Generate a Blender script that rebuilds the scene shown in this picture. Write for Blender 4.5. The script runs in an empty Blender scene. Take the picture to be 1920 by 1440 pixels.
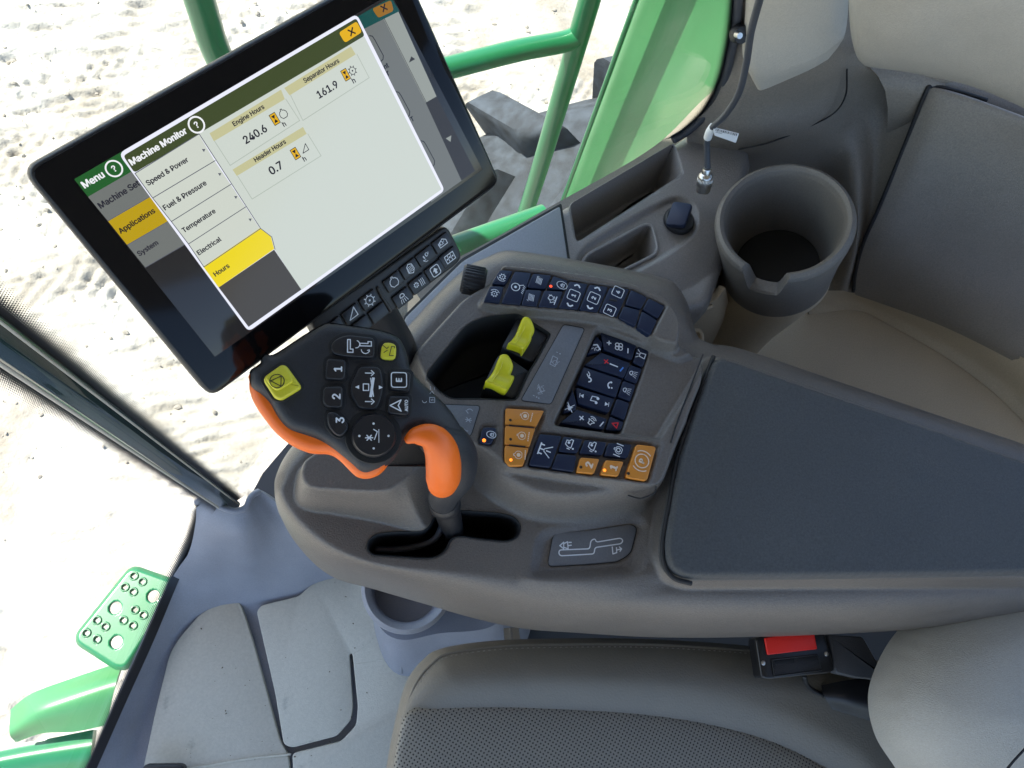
import bpy, bmesh, math, random
import numpy as np
from mathutils import Vector, Matrix

random.seed(7)
rng = np.random.default_rng(7)
scene = bpy.context.scene

# ------------------------------------------------------------------ camera
EYE = np.array([0.0, 0.0, 1.40])                 # metres above the cab floor
FPX = 1398.0                                     # focal length in pixels of the 1920 px wide photograph
_n = np.array([738 - 960, -(1245 - 720), -FPX]); _n /= np.linalg.norm(_n)   # plumb line in the camera frame
_t = np.array([0, 0, -1.0]); _v = np.cross(_n, _t)
_K = np.array([[0, -_v[2], _v[1]], [_v[2], 0, -_v[0]], [-_v[1], _v[0], 0]])
RCAM = np.eye(3) + _K + _K @ _K / (1 + _n @ _t)
cam_data = bpy.data.cameras.new('camera')
cam_data.sensor_fit = 'HORIZONTAL'; cam_data.sensor_width = 36.0
cam_data.lens = 36.0 * FPX / 1920.0
cam_data.clip_start = 0.02; cam_data.clip_end = 500
cam = bpy.data.objects.new('camera', cam_data)
scene.collection.objects.link(cam)
M4 = Matrix([[*RCAM[i], EYE[i]] for i in range(3)] + [[0, 0, 0, 1]])
cam.matrix_world = M4
scene.camera = cam

# ------------------------------------------------------------------ sky, sun, exposure
SUN_TRAVEL = Vector((0.50, -0.23, -0.85)).normalized()
world = bpy.data.worlds.new('World'); scene.world = world; world.use_nodes = True
wn = world.node_tree.nodes; wl = world.node_tree.links
sky = wn.new('ShaderNodeTexSky'); sky.sky_type = 'NISHITA'; sky.sun_disc = False
sky.sun_elevation = math.asin(-SUN_TRAVEL.z)
sky.sun_rotation = math.atan2(-SUN_TRAVEL.x, -SUN_TRAVEL.y)
bg = wn['Background']; bg.inputs['Strength'].default_value = 0.15
wl.new(sky.outputs['Color'], bg.inputs['Color'])
sun_data = bpy.data.lights.new('sun', 'SUN'); sun_data.energy = 5.0; sun_data.angle = math.radians(0.5)
sun_data.color = (1.0, 0.95, 0.87)
sun = bpy.data.objects.new('sun', sun_data); scene.collection.objects.link(sun)
sun.rotation_euler = SUN_TRAVEL.to_track_quat('-Z', 'Y').to_euler()
sun.location = (-3, 0, 6)
scene.view_settings.view_transform = 'Standard'
scene.view_settings.look = 'None'
scene.view_settings.gamma = 1.0
scene.view_settings.use_curve_mapping = False
scene.view_settings.exposure = 1.5
scene.cycles.max_bounces = 6
scene.cycles.diffuse_bounces = 4
scene.cycles.glossy_bounces = 3
scene.cycles.transparent_max_bounces = 12

# ------------------------------------------------------------------ helpers
def ray(px, py):
    return RCAM @ np.array([px - 960.0, -(py - 720.0), -FPX])
def at(px, py, z):                       # point of a horizontal plane at height z
    d = ray(px, py); return EYE + d * ((z - EYE[2]) / d[2])
def on(px, py, p, n):                    # point of the plane (p, n)
    d = ray(px, py); return EYE + d * (((np.asarray(p) - EYE) @ n) / (d @ n))
def crop(ox, oy, s):
    return lambda pts: [(ox + x * s, oy + y * s) for x, y in pts]
c1 = crop(40, 0, .27083); c2 = crop(400, 0, .29167); c3 = crop(120, 300, .29167)
c4 = crop(440, 580, .25); c5 = crop(620, 400, .25); c6 = crop(860, 460, .23958)
c7 = crop(840, 720, .23958); c8 = crop(1000, 580, .15625)
def pts_at(pts, z): return [at(x, y, z) for x, y in pts]
def xy(pts, z): return np.array([at(x, y, z)[:2] for x, y in pts])

origin = {}
def empty(name, loc, label, cat, group=None):
    o = bpy.data.objects.new(name, None); scene.collection.objects.link(o)
    o.empty_display_size = 0.05; o.location = [float(v) for v in loc]
    origin[o.name] = np.asarray(loc, float)
    tag(o, label, cat, group); return o
def tag(o, label=None, cat=None, group=None, kind=None):
    if label: o['label'] = label
    if cat: o['category'] = cat
    if group: o['group'] = group
    if kind: o['kind'] = kind
    return o
def ob(name, verts, faces, mat, parent=None, smooth=True, sharp=40, uv=None, recalc=True):
    verts = np.asarray(verts, float)
    if parent is None:
        L = np.array([verts[:, 0].mean(), verts[:, 1].mean(), verts[:, 2].min()])
    else:
        L = origin[parent.name]
    me = bpy.data.meshes.new(name)
    me.from_pydata((verts - L).tolist(), [], [list(map(int, f)) for f in faces])
    if recalc:
        bm = bmesh.new(); bm.from_mesh(me)
        bmesh.ops.recalc_face_normals(bm, faces=bm.faces); bm.to_mesh(me); bm.free()
    if smooth:
        me.polygons.foreach_set('use_smooth', [True] * len(me.polygons))
        if sharp: me.set_sharp_from_angle(angle=math.radians(sharp))
    if uv is not None:
        lay = me.uv_layers.new(name='UVMap')
        vi = np.zeros(len(me.loops), int); me.loops.foreach_get('vertex_index', vi)
        lay.data.foreach_set('uv', np.asarray(uv, float)[vi].ravel())
    me.materials.append(mat); me.update()
    o = bpy.data.objects.new(name, me); scene.collection.objects.link(o)
    if parent is None: o.location = L.tolist()
    else: o.parent = parent
    origin[o.name] = L
    return o
def arr(p): return [np.asarray(q, float) for q in p]
def normal_of(loop):
    loop = np.asarray(loop); n = np.zeros(3)
    for a, b in zip(loop, np.roll(loop, -1, 0)): n += np.cross(a - loop[0], b - loop[0])
    n /= np.linalg.norm(n)
    return n if n[2] >= 0 else -n
def rounded(pts, r, k=5):
    """round the corners of a closed loop (any dimension) with radius r, k points to a corner"""
    P = arr(pts); n = len(P); out = []
    for i in range(n):
        a, b, c = P[i - 1], P[i], P[(i + 1) % n]
        la, lc = np.linalg.norm(a - b), np.linalg.norm(c - b)
        ra = min(r, la * .48); rc = min(r, lc * .48)
        p, q = b + (a - b) / la * ra, b + (c - b) / lc * rc
        for t in np.linspace(0, 1, k): out.append((1 - t) ** 2 * p + 2 * t * (1 - t) * b + t * t * q)
    return out
def catmull(pts, n=8, closed=False):
    P = arr(pts); m = len(P); out = []
    rngi = range(m if closed else m - 1)
    for i in rngi:
        if closed: p0, p1, p2, p3 = P[i - 1], P[i], P[(i + 1) % m], P[(i + 2) % m]
        else:
            p1, p2 = P[i], P[i + 1]
            p0 = P[i - 1] if i > 0 else 2 * p1 - p2
            p3 = P[i + 2] if i + 2 < m else 2 * p2 - p1
        for t in np.linspace(0, 1, n, endpoint=False):
            out.append(.5 * (2 * p1 + (p2 - p0) * t + (2 * p0 - 5 * p1 + 4 * p2 - p3) * t * t + (3 * p1 - p0 - 3 * p2 + p3) * t ** 3))
    if not closed: out.append(P[-1])
    return out
def resample(loop, n):
    P = np.array(arr(loop)); Q = np.vstack([P, P[:1]])
    s = np.r_[0, np.cumsum(np.linalg.norm(np.diff(Q, axis=0), axis=1))]
    t = np.linspace(0, s[-1], n, endpoint=False)
    return np.stack([np.interp(t, s, Q[:, i]) for i in range(Q.shape[1])], 1)
def inset(loop, d, n):
    """move a closed planar loop inwards by d (n = plane normal)"""
    P = np.array(arr(loop)); A = np.roll(P, 1, 0); B = np.roll(P, -1, 0)
    area = 0
    for a, b in zip(P, B): area += np.dot(np.cross(a - P[0], b - P[0]), n)
    s = 1 if area > 0 else -1
    e1 = P - A; e2 = B - P
    e1 /= np.linalg.norm(e1, axis=1)[:, None] + 1e-12; e2 /= np.linalg.norm(e2, axis=1)[:, None] + 1e-12
    m1 = np.cross(n, e1) * s; m2 = np.cross(n, e2) * s
    m = m1 + m2; L = np.linalg.norm(m, axis=1)[:, None]; m = m / np.maximum(L, 1e-9)
    k = 1 / np.maximum(np.sum(m * m1, 1), .5)
    return P + m * (d * k)[:, None]
def loft(name, rings, mat, parent=None, cap0=True, cap1=True, sharp=40):
    n = len(rings[0]); V = np.vstack(rings); F = []
    for r in range(len(rings) - 1):
        for i in range(n):
            j = (i + 1) % n
            F.append((r * n + i, r * n + j, (r + 1) * n + j, (r + 1) * n + i))
    if cap0: F.append(tuple(range(n)))
    if cap1: F.append(tuple(range((len(rings) - 1) * n, len(rings) * n)))
    return ob(name, V, F, mat, parent, sharp=sharp)
def slab(name, loop, h, mat, parent=None, ch=.0008, n=None, r=0, k=4, steps=2):
    """solid with the given top loop, thickness h, rounded top rim of radius ch"""
    if n is None: n = normal_of(loop)
    n = np.asarray(n, float)
    if r: loop = rounded(loop, r, k)
    loop = np.array(arr(loop)); rings = [loop - n * h]
    for t in np.linspace(0, 1, steps + 1):
        a = t * math.pi / 2
        rings.append(inset(loop, ch * (1 - math.cos(a)), n) - n * ch * (1 - math.sin(a)))
    return loft(name, rings, mat, parent, sharp=50)
def frames(P):
    P = np.array(P); T = np.gradient(P, axis=0); T /= np.linalg.norm(T, axis=1)[:, None]
    u = np.cross(T[0], [0, 0, 1.]);
    if np.linalg.norm(u) < 1e-3: u = np.cross(T[0], [0, 1., 0])
    u /= np.linalg.norm(u); U = []
    for t in T:
        u = u - t * (u @ t); u /= np.linalg.norm(u); U.append(u.copy())
    U = np.array(U); return P, T, U, np.cross(T, U)
def tube(name, pts, rad, mat, parent=None, seg=16, smooth_n=8, squash=1.0, caps=True):
    C = catmull(pts, smooth_n) if smooth_n else arr(pts)
    P, T, U, W = frames(C); m = len(P)
    R = np.interp(np.linspace(0, 1, m), np.linspace(0, 1, len(rad)), rad) if hasattr(rad, '__len__') else np.full(m, rad)
    a = np.linspace(0, 2 * math.pi, seg, endpoint=False); rings = []
    if caps: rings.append(P[0] - T[0] * R[0] * .3 + .6 * R[0] * (np.cos(a)[:, None] * U[0] + np.sin(a)[:, None] * W[0] * squash))
    for i in range(m): rings.append(P[i] + R[i] * (np.cos(a)[:, None] * U[i] + np.sin(a)[:, None] * W[i] * squash))
    if caps: rings.append(P[-1] + T[-1] * R[-1] * .3 + .6 * R[-1] * (np.cos(a)[:, None] * U[-1] + np.sin(a)[:, None] * W[-1] * squash))
    return loft(name, rings, mat, parent, sharp=60)
def lathe(name, centre, prof, mat, parent=None, seg=48, axis=(0, 0, 1), zlim=None, closed=False):
    """prof = [(radius, height)...] about the axis"""
    ax = np.asarray(axis, float); ax /= np.linalg.norm(ax)
    u = np.cross(ax, [0, 1, 0.]) if abs(ax[1]) < .9 else np.cross(ax, [1., 0, 0]); u /= np.linalg.norm(u); w = np.cross(ax, u)
    a = np.linspace(0, 2 * math.pi, seg, endpoint=False); rings = []
    for r, h in prof:
        hh = np.full(seg, h)
        if zlim is not None: hh = np.minimum(hh, zlim(a))
        rings.append(np.asarray(centre) + max(r, 1e-5) * (np.cos(a)[:, None] * u + np.sin(a)[:, None] * w) + hh[:, None] * ax)
    if closed: rings.append(rings[0])
    return loft(name, rings, mat, parent, cap0=not closed, cap1=not closed, sharp=45)
def patch(name, rows, mat, parent=None, n=8, thick=.008, z=True, sharp=50):
    """smooth sheet through rows of (px, py, height) points, given a real thickness"""
    G = [[at(*p) if z else np.asarray(p, float) for p in row] for row in rows]
    A = [catmull(r, n) for r in G]
    cols = [catmull([A[i][j] for i in range(len(A))], n) for j in range(len(A[0]))]
    nu, nv = len(cols), len(cols[0])
    V = np.array(cols)                                    # nu x nv x 3
    du = np.gradient(V, axis=0); dv = np.gradient(V, axis=1)
    N = np.cross(du, dv); N /= np.linalg.norm(N, axis=2)[..., None] + 1e-12
    tocam = EYE - V; s = np.sign(np.sum(N * tocam, axis=2)); s[s == 0] = 1
    s = np.sign(s.sum()) or 1
    B = V - N * s * thick
    allv = np.vstack([V.reshape(-1, 3), B.reshape(-1, 3)]); o2 = nu * nv; F = []
    idx = lambda i, j: i * nv + j
    for i in range(nu - 1):
        for j in range(nv - 1):
            F.append((idx(i, j), idx(i + 1, j), idx(i + 1, j + 1), idx(i, j + 1)))
            F.append(tuple(o2 + q for q in (idx(i, j), idx(i, j + 1), idx(i + 1, j + 1), idx(i + 1, j))))
    edge = [idx(i, 0) for i in range(nu)] + [idx(nu - 1, j) for j in range(1, nv)] + [idx(i, nv - 1) for i in range(nu - 2, -1, -1)] + [idx(0, j) for j in range(nv - 2, 0, -1)]
    for a, b in zip(edge, edge[1:] + edge[:1]): F.append((a, b, b + o2, a + o2))
    return ob(name, allv, F, mat, parent, sharp=sharp)

def sd(P, poly):
    """signed distance, positive inside"""
    poly = np.asarray(poly)[:, :2]; A = poly; B = np.roll(poly, -1, 0)
    d2 = np.full(len(P), 1e9); ins = np.zeros(len(P), bool)
    for a, b in zip(A, B):
        e = b - a; w = P - a; L = e @ e
        if L < 1e-14: continue
        t = np.clip((w @ e) / L, 0, 1); q = w - t[:, None] * e
        d2 = np.minimum(d2, (q * q).sum(1))
        c = ((a[1] > P[:, 1]) != (b[1] > P[:, 1]))
        if abs(e[1]) > 1e-14: ins ^= c & (P[:, 0] < e[0] * (P[:, 1] - a[1]) / e[1] + a[0])
    d = np.sqrt(d2); return np.where(ins, d, -d)
def nearest(P, poly):
    poly = np.asarray(poly)[:, :2]; best = np.full(len(P), 1e9); out = P.copy()
    for a, b in zip(poly, np.roll(poly, -1, 0)):
        e = b - a; L = e @ e
        if L < 1e-14: continue
        t = np.clip(((P - a) @ e) / L, 0, 1); q = a + t[:, None] * e
        d = ((P - q) ** 2).sum(1); m = d < best
        best[m] = d[m]; out[m] = q[m]
    return out, best
def sstep(t): t = np.clip(t, 0, 1); return t * t * (3 - 2 * t)
def ease(t, kind):
    t = np.clip(t, 0, 1)
    if kind == 'round': return np.sqrt(np.maximum(0, 1 - (1 - t) ** 2))
    if kind == 'lin': return t
    if kind == 'soft': return .55 * t + .45 * sstep(t)
    return sstep(t)
def hfield(name, outer, layers, res, ang, mat, parent=None, holes=(), z0=0., skirt=0.03, sharp=0):
    """moulded shape: a fine grid inside the outline whose height is built up by soft-edged layers"""
    outer = np.asarray(outer)[:, :2]; ca, sa = math.cos(ang), math.sin(ang); Rm = np.array([[ca, -sa], [sa, ca]])
    loc = outer @ Rm; lo = loc.min(0) - res; hi = loc.max(0) + res
    nx, ny = int((hi[0] - lo[0]) / res) + 2, int((hi[1] - lo[1]) / res) + 2
    gx, gy = np.meshgrid(lo[0] + np.arange(nx) * res, lo[1] + np.arange(ny) * res, indexing='ij')
    P = np.stack([gx.ravel(), gy.ravel()], 1) @ Rm.T
    cc = np.stack([gx[:-1, :-1].ravel() + res / 2, gy[:-1, :-1].ravel() + res / 2], 1) @ Rm.T
    keep = sd(cc, outer) > 0
    for h in holes: keep &= sd(cc, h) < 0
    ii, jj = np.divmod(np.nonzero(keep)[0], ny - 1)
    q = np.stack([ii * ny + jj, (ii + 1) * ny + jj, (ii + 1) * ny + jj + 1, ii * ny + jj + 1], 1)
    cnt = np.bincount(q.ravel(), minlength=len(P)); used = np.nonzero(cnt)[0]
    bnd = np.nonzero((cnt > 0) & (cnt < 4))[0]
    best = np.full(len(bnd), 1e9); tgt = P[bnd].copy()
    for poly in [outer] + list(holes):
        t, d = nearest(P[bnd], poly); m = d < best; best[m] = d[m]; tgt[m] = t[m]
    P[bnd] = tgt
    remap = np.full(len(P), -1); remap[used] = np.arange(len(used)); q = remap[q]; P = P[used]
    Z = np.full(len(P), float(z0))
    for Lr in layers:
        poly = np.asarray(Lr['p'])[:, :2]; mrg = Lr.get('w', 0) + abs(Lr.get('o', 0)) + .001
        near = np.all((P > poly.min(0) - mrg) & (P < poly.max(0) + mrg), axis=1)
        s = np.full(len(P), -1e3); s[near] = sd(P[near], poly)
        if 'to' in Lr:                                    # ramp between the poly and a second one inside it
            s2 = -sd(P, np.asarray(Lr['to'])[:, :2])
            t = np.where(s <= 0, 0, np.where(s2 <= 0, 1, s / np.maximum(s + s2, 1e-9)))
        else:
            w = Lr['w']; t = (s + Lr.get('o', w / 2)) / w
        t = ease(t, Lr.get('e', 's'))
        z = Lr['z'](P[:, 0], P[:, 1]) if callable(Lr['z']) else Lr['z']
        if Lr.get('add'): Z = Z + z * t
        else: Z = Z * (1 - t) + z * t
    V = np.column_stack([P, Z])
    F = q.tolist()
    if skirt:
        e = {}
        for f in F:
            for a, b in zip(f, f[1:] + f[:1]):
                k = (min(a, b), max(a, b)); e[k] = None if k in e else (a, b)
        ed = [v for v in e.values() if v]
        bv = sorted({a for p in ed for a in p}); mp = {v: len(V) + i for i, v in enumerate(bv)}
        low = V[bv].copy(); low[:, 2] -= skirt
        V = np.vstack([V, low]); F += [[b, a, mp[a], mp[b]] for a, b in ed]
    return ob(name, V, F, mat, parent, sharp=sharp, recalc=False)
def well(name, loop, depth, draft, mat, parent, rim=.0015, shift=(0, 0, 0)):
    """open pocket: rounded lip, walls with draft and a floor"""
    L = np.array(arr(loop)); n = np.array([0, 0, 1.])
    rings = [inset(L, -.0006, n) - n * .0012, inset(L, .0002, n) + n * .0002, inset(L, rim, n) - n * rim,
             inset(L, rim + draft * .9, n) - n * (depth - .004) + np.asarray(shift) * .9, inset(L, rim + draft + .004, n) - n * depth + np.asarray(shift)]
    return loft(name, rings, mat, parent, cap0=False, sharp=50)

# ------------------------------------------------------------------ flat print: strokes, letters, symbols
_txt = {}
try:
    import os
    FONT = bpy.data.fonts.load(os.path.join(bpy.utils.system_resource('DATAFILES'), 'fonts', 'Inter.woff2'))
except Exception:
    FONT = None                                      # Blender's built-in letters
def text_geo(s, bold=0.0):
    key = (s, bold)
    if key not in _txt:
        cu = bpy.data.curves.new('t', 'FONT'); cu.body = s; cu.size = 1.0; cu.resolution_u = 4
        if FONT: cu.font = FONT
        o = bpy.data.objects.new('t', cu); scene.collection.objects.link(o)
        dg = bpy.context.evaluated_depsgraph_get(); me = o.evaluated_get(dg).to_mesh()
        V = np.array([v.co[:2] for v in me.vertices]) if len(me.vertices) else np.zeros((0, 2)); F = [list(p.vertices) for p in me.polygons]
        o.evaluated_get(dg).to_mesh_clear(); bpy.data.objects.remove(o); bpy.data.curves.remove(cu)
        _txt[key] = (V, F)
    return _txt[key]
class Sym:
    def __init__(s): s.V = []; s.F = []; s.lv = 0
    def add(s, V, F):
        o = len(s.V); s.lv = (s.lv + 1) % 12; s.V += [(v[0], v[1], s.lv * 2.5e-6) for v in V]; s.F += [[o + i for i in f] for f in F]; return s
    def line(s, pts, w=.12, closed=False):
        P = np.array(pts, float)
        if closed: P = np.vstack([P, P[:1]])
        for a, b in zip(P[:-1], P[1:]):
            d = b - a; L = np.linalg.norm(d)
            if L < 1e-9: continue
            d = d / L * w / 2; n = np.array([-d[1], d[0]])
            s.add([a - d * .6 + n, a - d * .6 - n, b + d * .6 - n, b + d * .6 + n], [[0, 1, 2, 3]])
        return s
    def arc(s, c, r, w=.12, a0=0, a1=360, n=20, ry=None):
        t = np.radians(np.linspace(a0, a1, n)); ry = ry or r
        return s.line(np.stack([c[0] + r * np.cos(t), c[1] + ry * np.sin(t)], 1), w)
    def poly(s, pts): return s.add(pts, [list(range(len(pts)))])
    def disc(s, c, r, n=14):
        t = np.linspace(0, 2 * math.pi, n, endpoint=False)
        return s.poly(np.stack([c[0] + r * np.cos(t), c[1] + r * np.sin(t)], 1))
    def text(s, t, c=(0, 0), h=1.0, bold=.02, anchor='c', width=None):
        if t == '1' and not FONT: return s.line([(c[0] - .24 * h, c[1] + .27 * h), (c[0] + .06 * h, c[1] + .46 * h), (c[0] + .06 * h, c[1] - .5 * h)], .15 * h)
        V, F = text_geo(t, bold)
        if not len(V): return s
        mn, mx = V.min(0), V.max(0)
        k = h / .73
        if width: k = width / (mx[0] - mn[0])
        W = (V - [(mn[0] + mx[0]) / 2, (mn[1] + mx[1]) / 2]) * k if anchor == 'c' else (V - [mn[0], 0]) * k
        W = W + np.array(c); b = bold * k * .5
        s.add(W, F)
        if bold > .015:
            for d in ((b, 0), (-b, 0), (0, b * .7), (0, -b * .7)): s.add(W + np.array(d), F)
        return s
    def build(s, name, o, ex, ey, mat, parent, k=1.0, lift=.00025):
        if not s.V: return None
        n = np.cross(ex, ey); V = np.array(s.V); lv = V[:, 2:3]; V = V[:, :2] * k
        W = np.asarray(o) + V[:, :1] * ex + V[:, 1:2] * ey + n * lift + n * lv
        return ob(name, W, s.F, mat, parent, smooth=False, recalc=False)
def sym_gear(s, c=(0, 0), r=.55, n=8, w=.12, dot=True):
    s.arc(c, r, w)
    for i in range(n):
        a = 2 * math.pi * i / n; d = np.array([math.cos(a), math.sin(a)])
        s.line([c + d * r, c + d * r * 1.4], w * 1.4)
    if dot: s.disc(c, r * .25)
    return s
def sym_lock(s, c=(0, 0), k=1.0):
    cx, cy = c
    s.line([(cx - .45 * k, cy - .5 * k), (cx + .45 * k, cy - .5 * k), (cx + .45 * k, cy + .15 * k), (cx - .45 * k, cy + .15 * k)], .16 * k, True)
    s.arc((cx, cy + .15 * k), .32 * k, .16 * k, 0, 180, 10); s.disc((cx, cy - .15 * k), .12 * k); return s
def sym_box(s, ch, k=.72):
    q = rounded([np.array(p) * k for p in [(-1, -1), (1, -1), (1, 1), (-1, 1)]], .35 * k, 4)
    s.line(q, .13 * k, True); s.text(ch, (0, 0), 1.05 * k, .09); return s
def sym_engine(s, c=(0, 0), k=1.0):
    q = [(-.15, .9), (.15, .9), (.15, .65), (.5, .5), (.75, .15), (.75, -.35), (.4, -.75), (-.4, -.75), (-.75, -.35), (-.75, .15), (-.5, .5), (-.15, .65)]
    return s.line([(c[0] + x * k, c[1] + y * k) for x, y in q], .13 * k, True)
def sym_plus(s, c, k=.3, w=.16): return s.line([(c[0] - k, c[1]), (c[0] + k, c[1])], w).line([(c[0], c[1] - k), (c[0], c[1] + k)], w)
def sym_lamp(s, c=(0, 0), k=1.0):
    s.arc((c[0], c[1] + .35 * k), .42 * k, .14 * k, -20, 200, 12); s.line([(c[0] - .42 * k, c[1] + .2 * k), (c[0] + .42 * k, c[1] + .2 * k)], .14 * k)
    for x in (-.45, -.15, .15, .45): s.line([(c[0] + x * k, c[1] - .05 * k), (c[0] + x * 1.5 * k, c[1] - .75 * k)], .1 * k)
    return s
def sym_scatter(s, seed, n=7, r=.8):
    g = random.Random(seed)
    for i in range(n):
        a = np.array([g.uniform(-r, r), g.uniform(-r, r)]); b = a + np.array([g.uniform(-.6, .6), g.uniform(-.6, .6)])
        s.line([a, b], .12)
    s.arc((g.uniform(-.3, .3), g.uniform(-.3, .3)), g.uniform(.3, .5), .11); return s

# ------------------------------------------------------------------ materials
def material(name, col, rough=.5, metal=0., spec=.5, bump=0., bscale=400., var=0., vscale=30., coat=0., sheen=0., grain=0., gscale=520., emit=None, estr=1., croug=.1):
    m = bpy.data.materials.new(name); m.use_nodes = True
    nt = m.node_tree; b = nt.nodes['Principled BSDF']
    b.inputs['Base Color'].default_value = (*col, 1); b.inputs['Roughness'].default_value = rough
    b.inputs['Metallic'].default_value = metal; b.inputs['Specular IOR Level'].default_value = spec
    if coat: b.inputs['Coat Weight'].default_value = coat; b.inputs['Coat Roughness'].default_value = croug
    if sheen: b.inputs['Sheen Weight'].default_value = sheen
    if emit: b.inputs['Emission Color'].default_value = (*emit, 1); b.inputs['Emission Strength'].default_value = estr
    if bump or var:
        tc = nt.nodes.new('ShaderNodeTexCoord')
    if bump:
        nz = nt.nodes.new('ShaderNodeTexNoise'); nz.inputs['Scale'].default_value = bscale; nz.inputs['Detail'].default_value = 3
        nt.links.new(tc.outputs['Object'], nz.inputs['Vector'])
        bp = nt.nodes.new('ShaderNodeBump'); bp.inputs['Strength'].default_value = bump; bp.inputs['Distance'].default_value = .001
        nt.links.new(nz.outputs['Fac'], bp.inputs['Height']); nt.links.new(bp.outputs['Normal'], b.inputs['Normal'])
    if var:
        n2 = nt.nodes.new('ShaderNodeTexNoise'); n2.inputs['Scale'].default_value = vscale; n2.inputs['Detail'].default_value = 6
        nt.links.new(tc.outputs['Object'], n2.inputs['Vector'])
        mr = nt.nodes.new('ShaderNodeMapRange'); mr.inputs['From Min'].default_value = .3; mr.inputs['From Max'].default_value = .7
        mr.inputs['To Min'].default_value = 1 - var; mr.inputs['To Max'].default_value = 1 + var
        nt.links.new(n2.outputs['Fac'], mr.inputs['Value'])
        mx = nt.nodes.new('ShaderNodeVectorMath'); mx.operation = 'SCALE'; mx.inputs[0].default_value = col
        fac = mr.outputs['Result']
        if grain:                                         # fine moulded grain
            n3_ = nt.nodes.new('ShaderNodeTexNoise'); n3_.inputs['Scale'].default_value = gscale; n3_.inputs['Detail'].default_value = 3; n3_.inputs['Roughness'].default_value = .7
            nt.links.new(tc.outputs['Object'], n3_.inputs['Vector'])
            m3 = nt.nodes.new('ShaderNodeMapRange'); m3.inputs['From Min'].default_value = .3; m3.inputs['From Max'].default_value = .7
            m3.inputs['To Min'].default_value = 1 - grain; m3.inputs['To Max'].default_value = 1 + grain; nt.links.new(n3_.outputs['Fac'], m3.inputs['Value'])
            mu = nt.nodes.new('ShaderNodeMath'); mu.operation = 'MULTIPLY'; nt.links.new(fac, mu.inputs[0]); nt.links.new(m3.outputs['Result'], mu.inputs[1]); fac = mu.outputs[0]
        nt.links.new(fac, mx.inputs['Scale']); nt.links.new(mx.outputs['Vector'], b.inputs['Base Color'])
        m2 = nt.nodes.new('ShaderNodeMapRange'); m2.inputs['To Min'].default_value = max(0, rough - .08); m2.inputs['To Max'].default_value = min(1, rough + .08)
        nt.links.new(n2.outputs['Fac'], m2.inputs['Value']); nt.links.new(m2.outputs['Result'], b.inputs['Roughness'])
    return m
MT = {}
MT['console'] = material('console_plastic', (.135, .116, .099), .36, bump=.6, bscale=700, var=.05, vscale=14, grain=0.16)
MT['console2'] = material('switch_panel_plastic', (.150, .150, .155), .45, bump=.3, bscale=1100, var=.04, vscale=20, grain=0.12)
MT['plate'] = material('label_plate_plastic', (.150, .155, .165), .38, bump=.2, bscale=900, var=.03, vscale=20, grain=0.1)
MT['hatch'] = material('hatch_plastic', (.26, .27, .29), .30, bump=.15, bscale=900, var=.03, vscale=20, grain=0.08)
MT['cup'] = material('cup_holder_plastic', (.15, .135, .118), .5, bump=.35, bscale=1000, var=.05, vscale=14, grain=0.15)
MT['lid'] = material('armrest_soft_pad', (.056, .057, .057), .55, bump=.6, bscale=1500, var=.10, vscale=9, sheen=.1, grain=0.28)
MT['navy'] = material('navy_key', (.010, .017, .042), .42, spec=.35, bump=.1, bscale=900)
MT['blackkey'] = material('black_key', (.012, .012, .015), .35, bump=.15, bscale=900)
MT['black'] = material('black_plastic', (.014, .014, .016), .45, bump=.25, bscale=900, var=.1, vscale=25)
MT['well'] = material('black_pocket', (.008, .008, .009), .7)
MT['headblk'] = material('joystick_rubber', (.016, .018, .023), .5, bump=.3, bscale=1400, var=.12, vscale=35, grain=0.15)
MT['orangekey'] = material('orange_key', (.62, .225, .026), .42, bump=.1, bscale=900)
MT['orange'] = material('orange_grip', (.90, .155, .006), .42, bump=.15, bscale=1200)
MT['yellow'] = material('yellow_plastic', (.66, .60, .015), .38, bump=.1, bscale=1000, var=.04, vscale=50)
MT['yellowkey'] = material('yellow_key', (.62, .56, .03), .42, bump=.12, bscale=1000, var=.05, vscale=60)
MT['print'] = material('white_print', (.72, .74, .76), .5)
MT['printdim'] = material('grey_print', (.36, .38, .41), .5)
MT['printorange'] = material('pale_print_on_orange', (.80, .62, .45), .5)
MT['printblk'] = material('black_print', (.02, .02, .02), .5)
MT['printred'] = material('red_print', (.7, .02, .03), .5)
MT['printblue'] = material('blue_print', (.06, .22, .62), .5)
MT['led_on'] = material('lit_orange_led', (.9, .3, .02), .3, emit=(1, .20, .015), estr=.75)
MT['led_red'] = material('lit_red_led', (.9, .1, .02), .3, emit=(1, .05, .012), estr=.7)
MT['led_off'] = material('unlit_led', (.03, .02, .015), .3)
MT['sidetrim'] = material('side_trim_plastic', (.215, .20, .185), .34, bump=.5, bscale=700, var=.05, vscale=12, grain=0.15)
MT['tan'] = material('tan_plastic', (.52, .43, .30), .55, bump=.4, bscale=900, var=.05, vscale=12, grain=0.12)
MT['rear'] = material('rear_trim_plastic', (.225, .198, .165), .45, bump=.4, bscale=900, var=.05, vscale=12, grain=0.18)
MT['pad'] = material('beige_pad', (.46, .43, .37), .6, bump=.4, bscale=900, var=.03, vscale=15, grain=0.08)
MT['backpad'] = material('grey_backrest_cloth', (.37, .355, .315), .65, bump=.5, bscale=900, var=.04, vscale=25, grain=0.08)
MT['frontrim'] = material('sky_tinted_grey_trim', (.235, .245, .285), .45, bump=.3, bscale=900, var=.08, vscale=18, grain=0.1)  # grey plastic with the blue of the skylight mixed into its colour
MT['seam'] = material('dark_gap', (.010, .010, .011), .6)
MT['metal'] = material('nickel', (.62, .60, .56), .28, metal=1., bump=.1, bscale=600)
MT['steel'] = material('steel', (.5, .5, .5), .3, metal=1.)
MT['rubber'] = material('window_rubber', (.05, .055, .066), .5, bump=.2, bscale=600)
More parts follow.
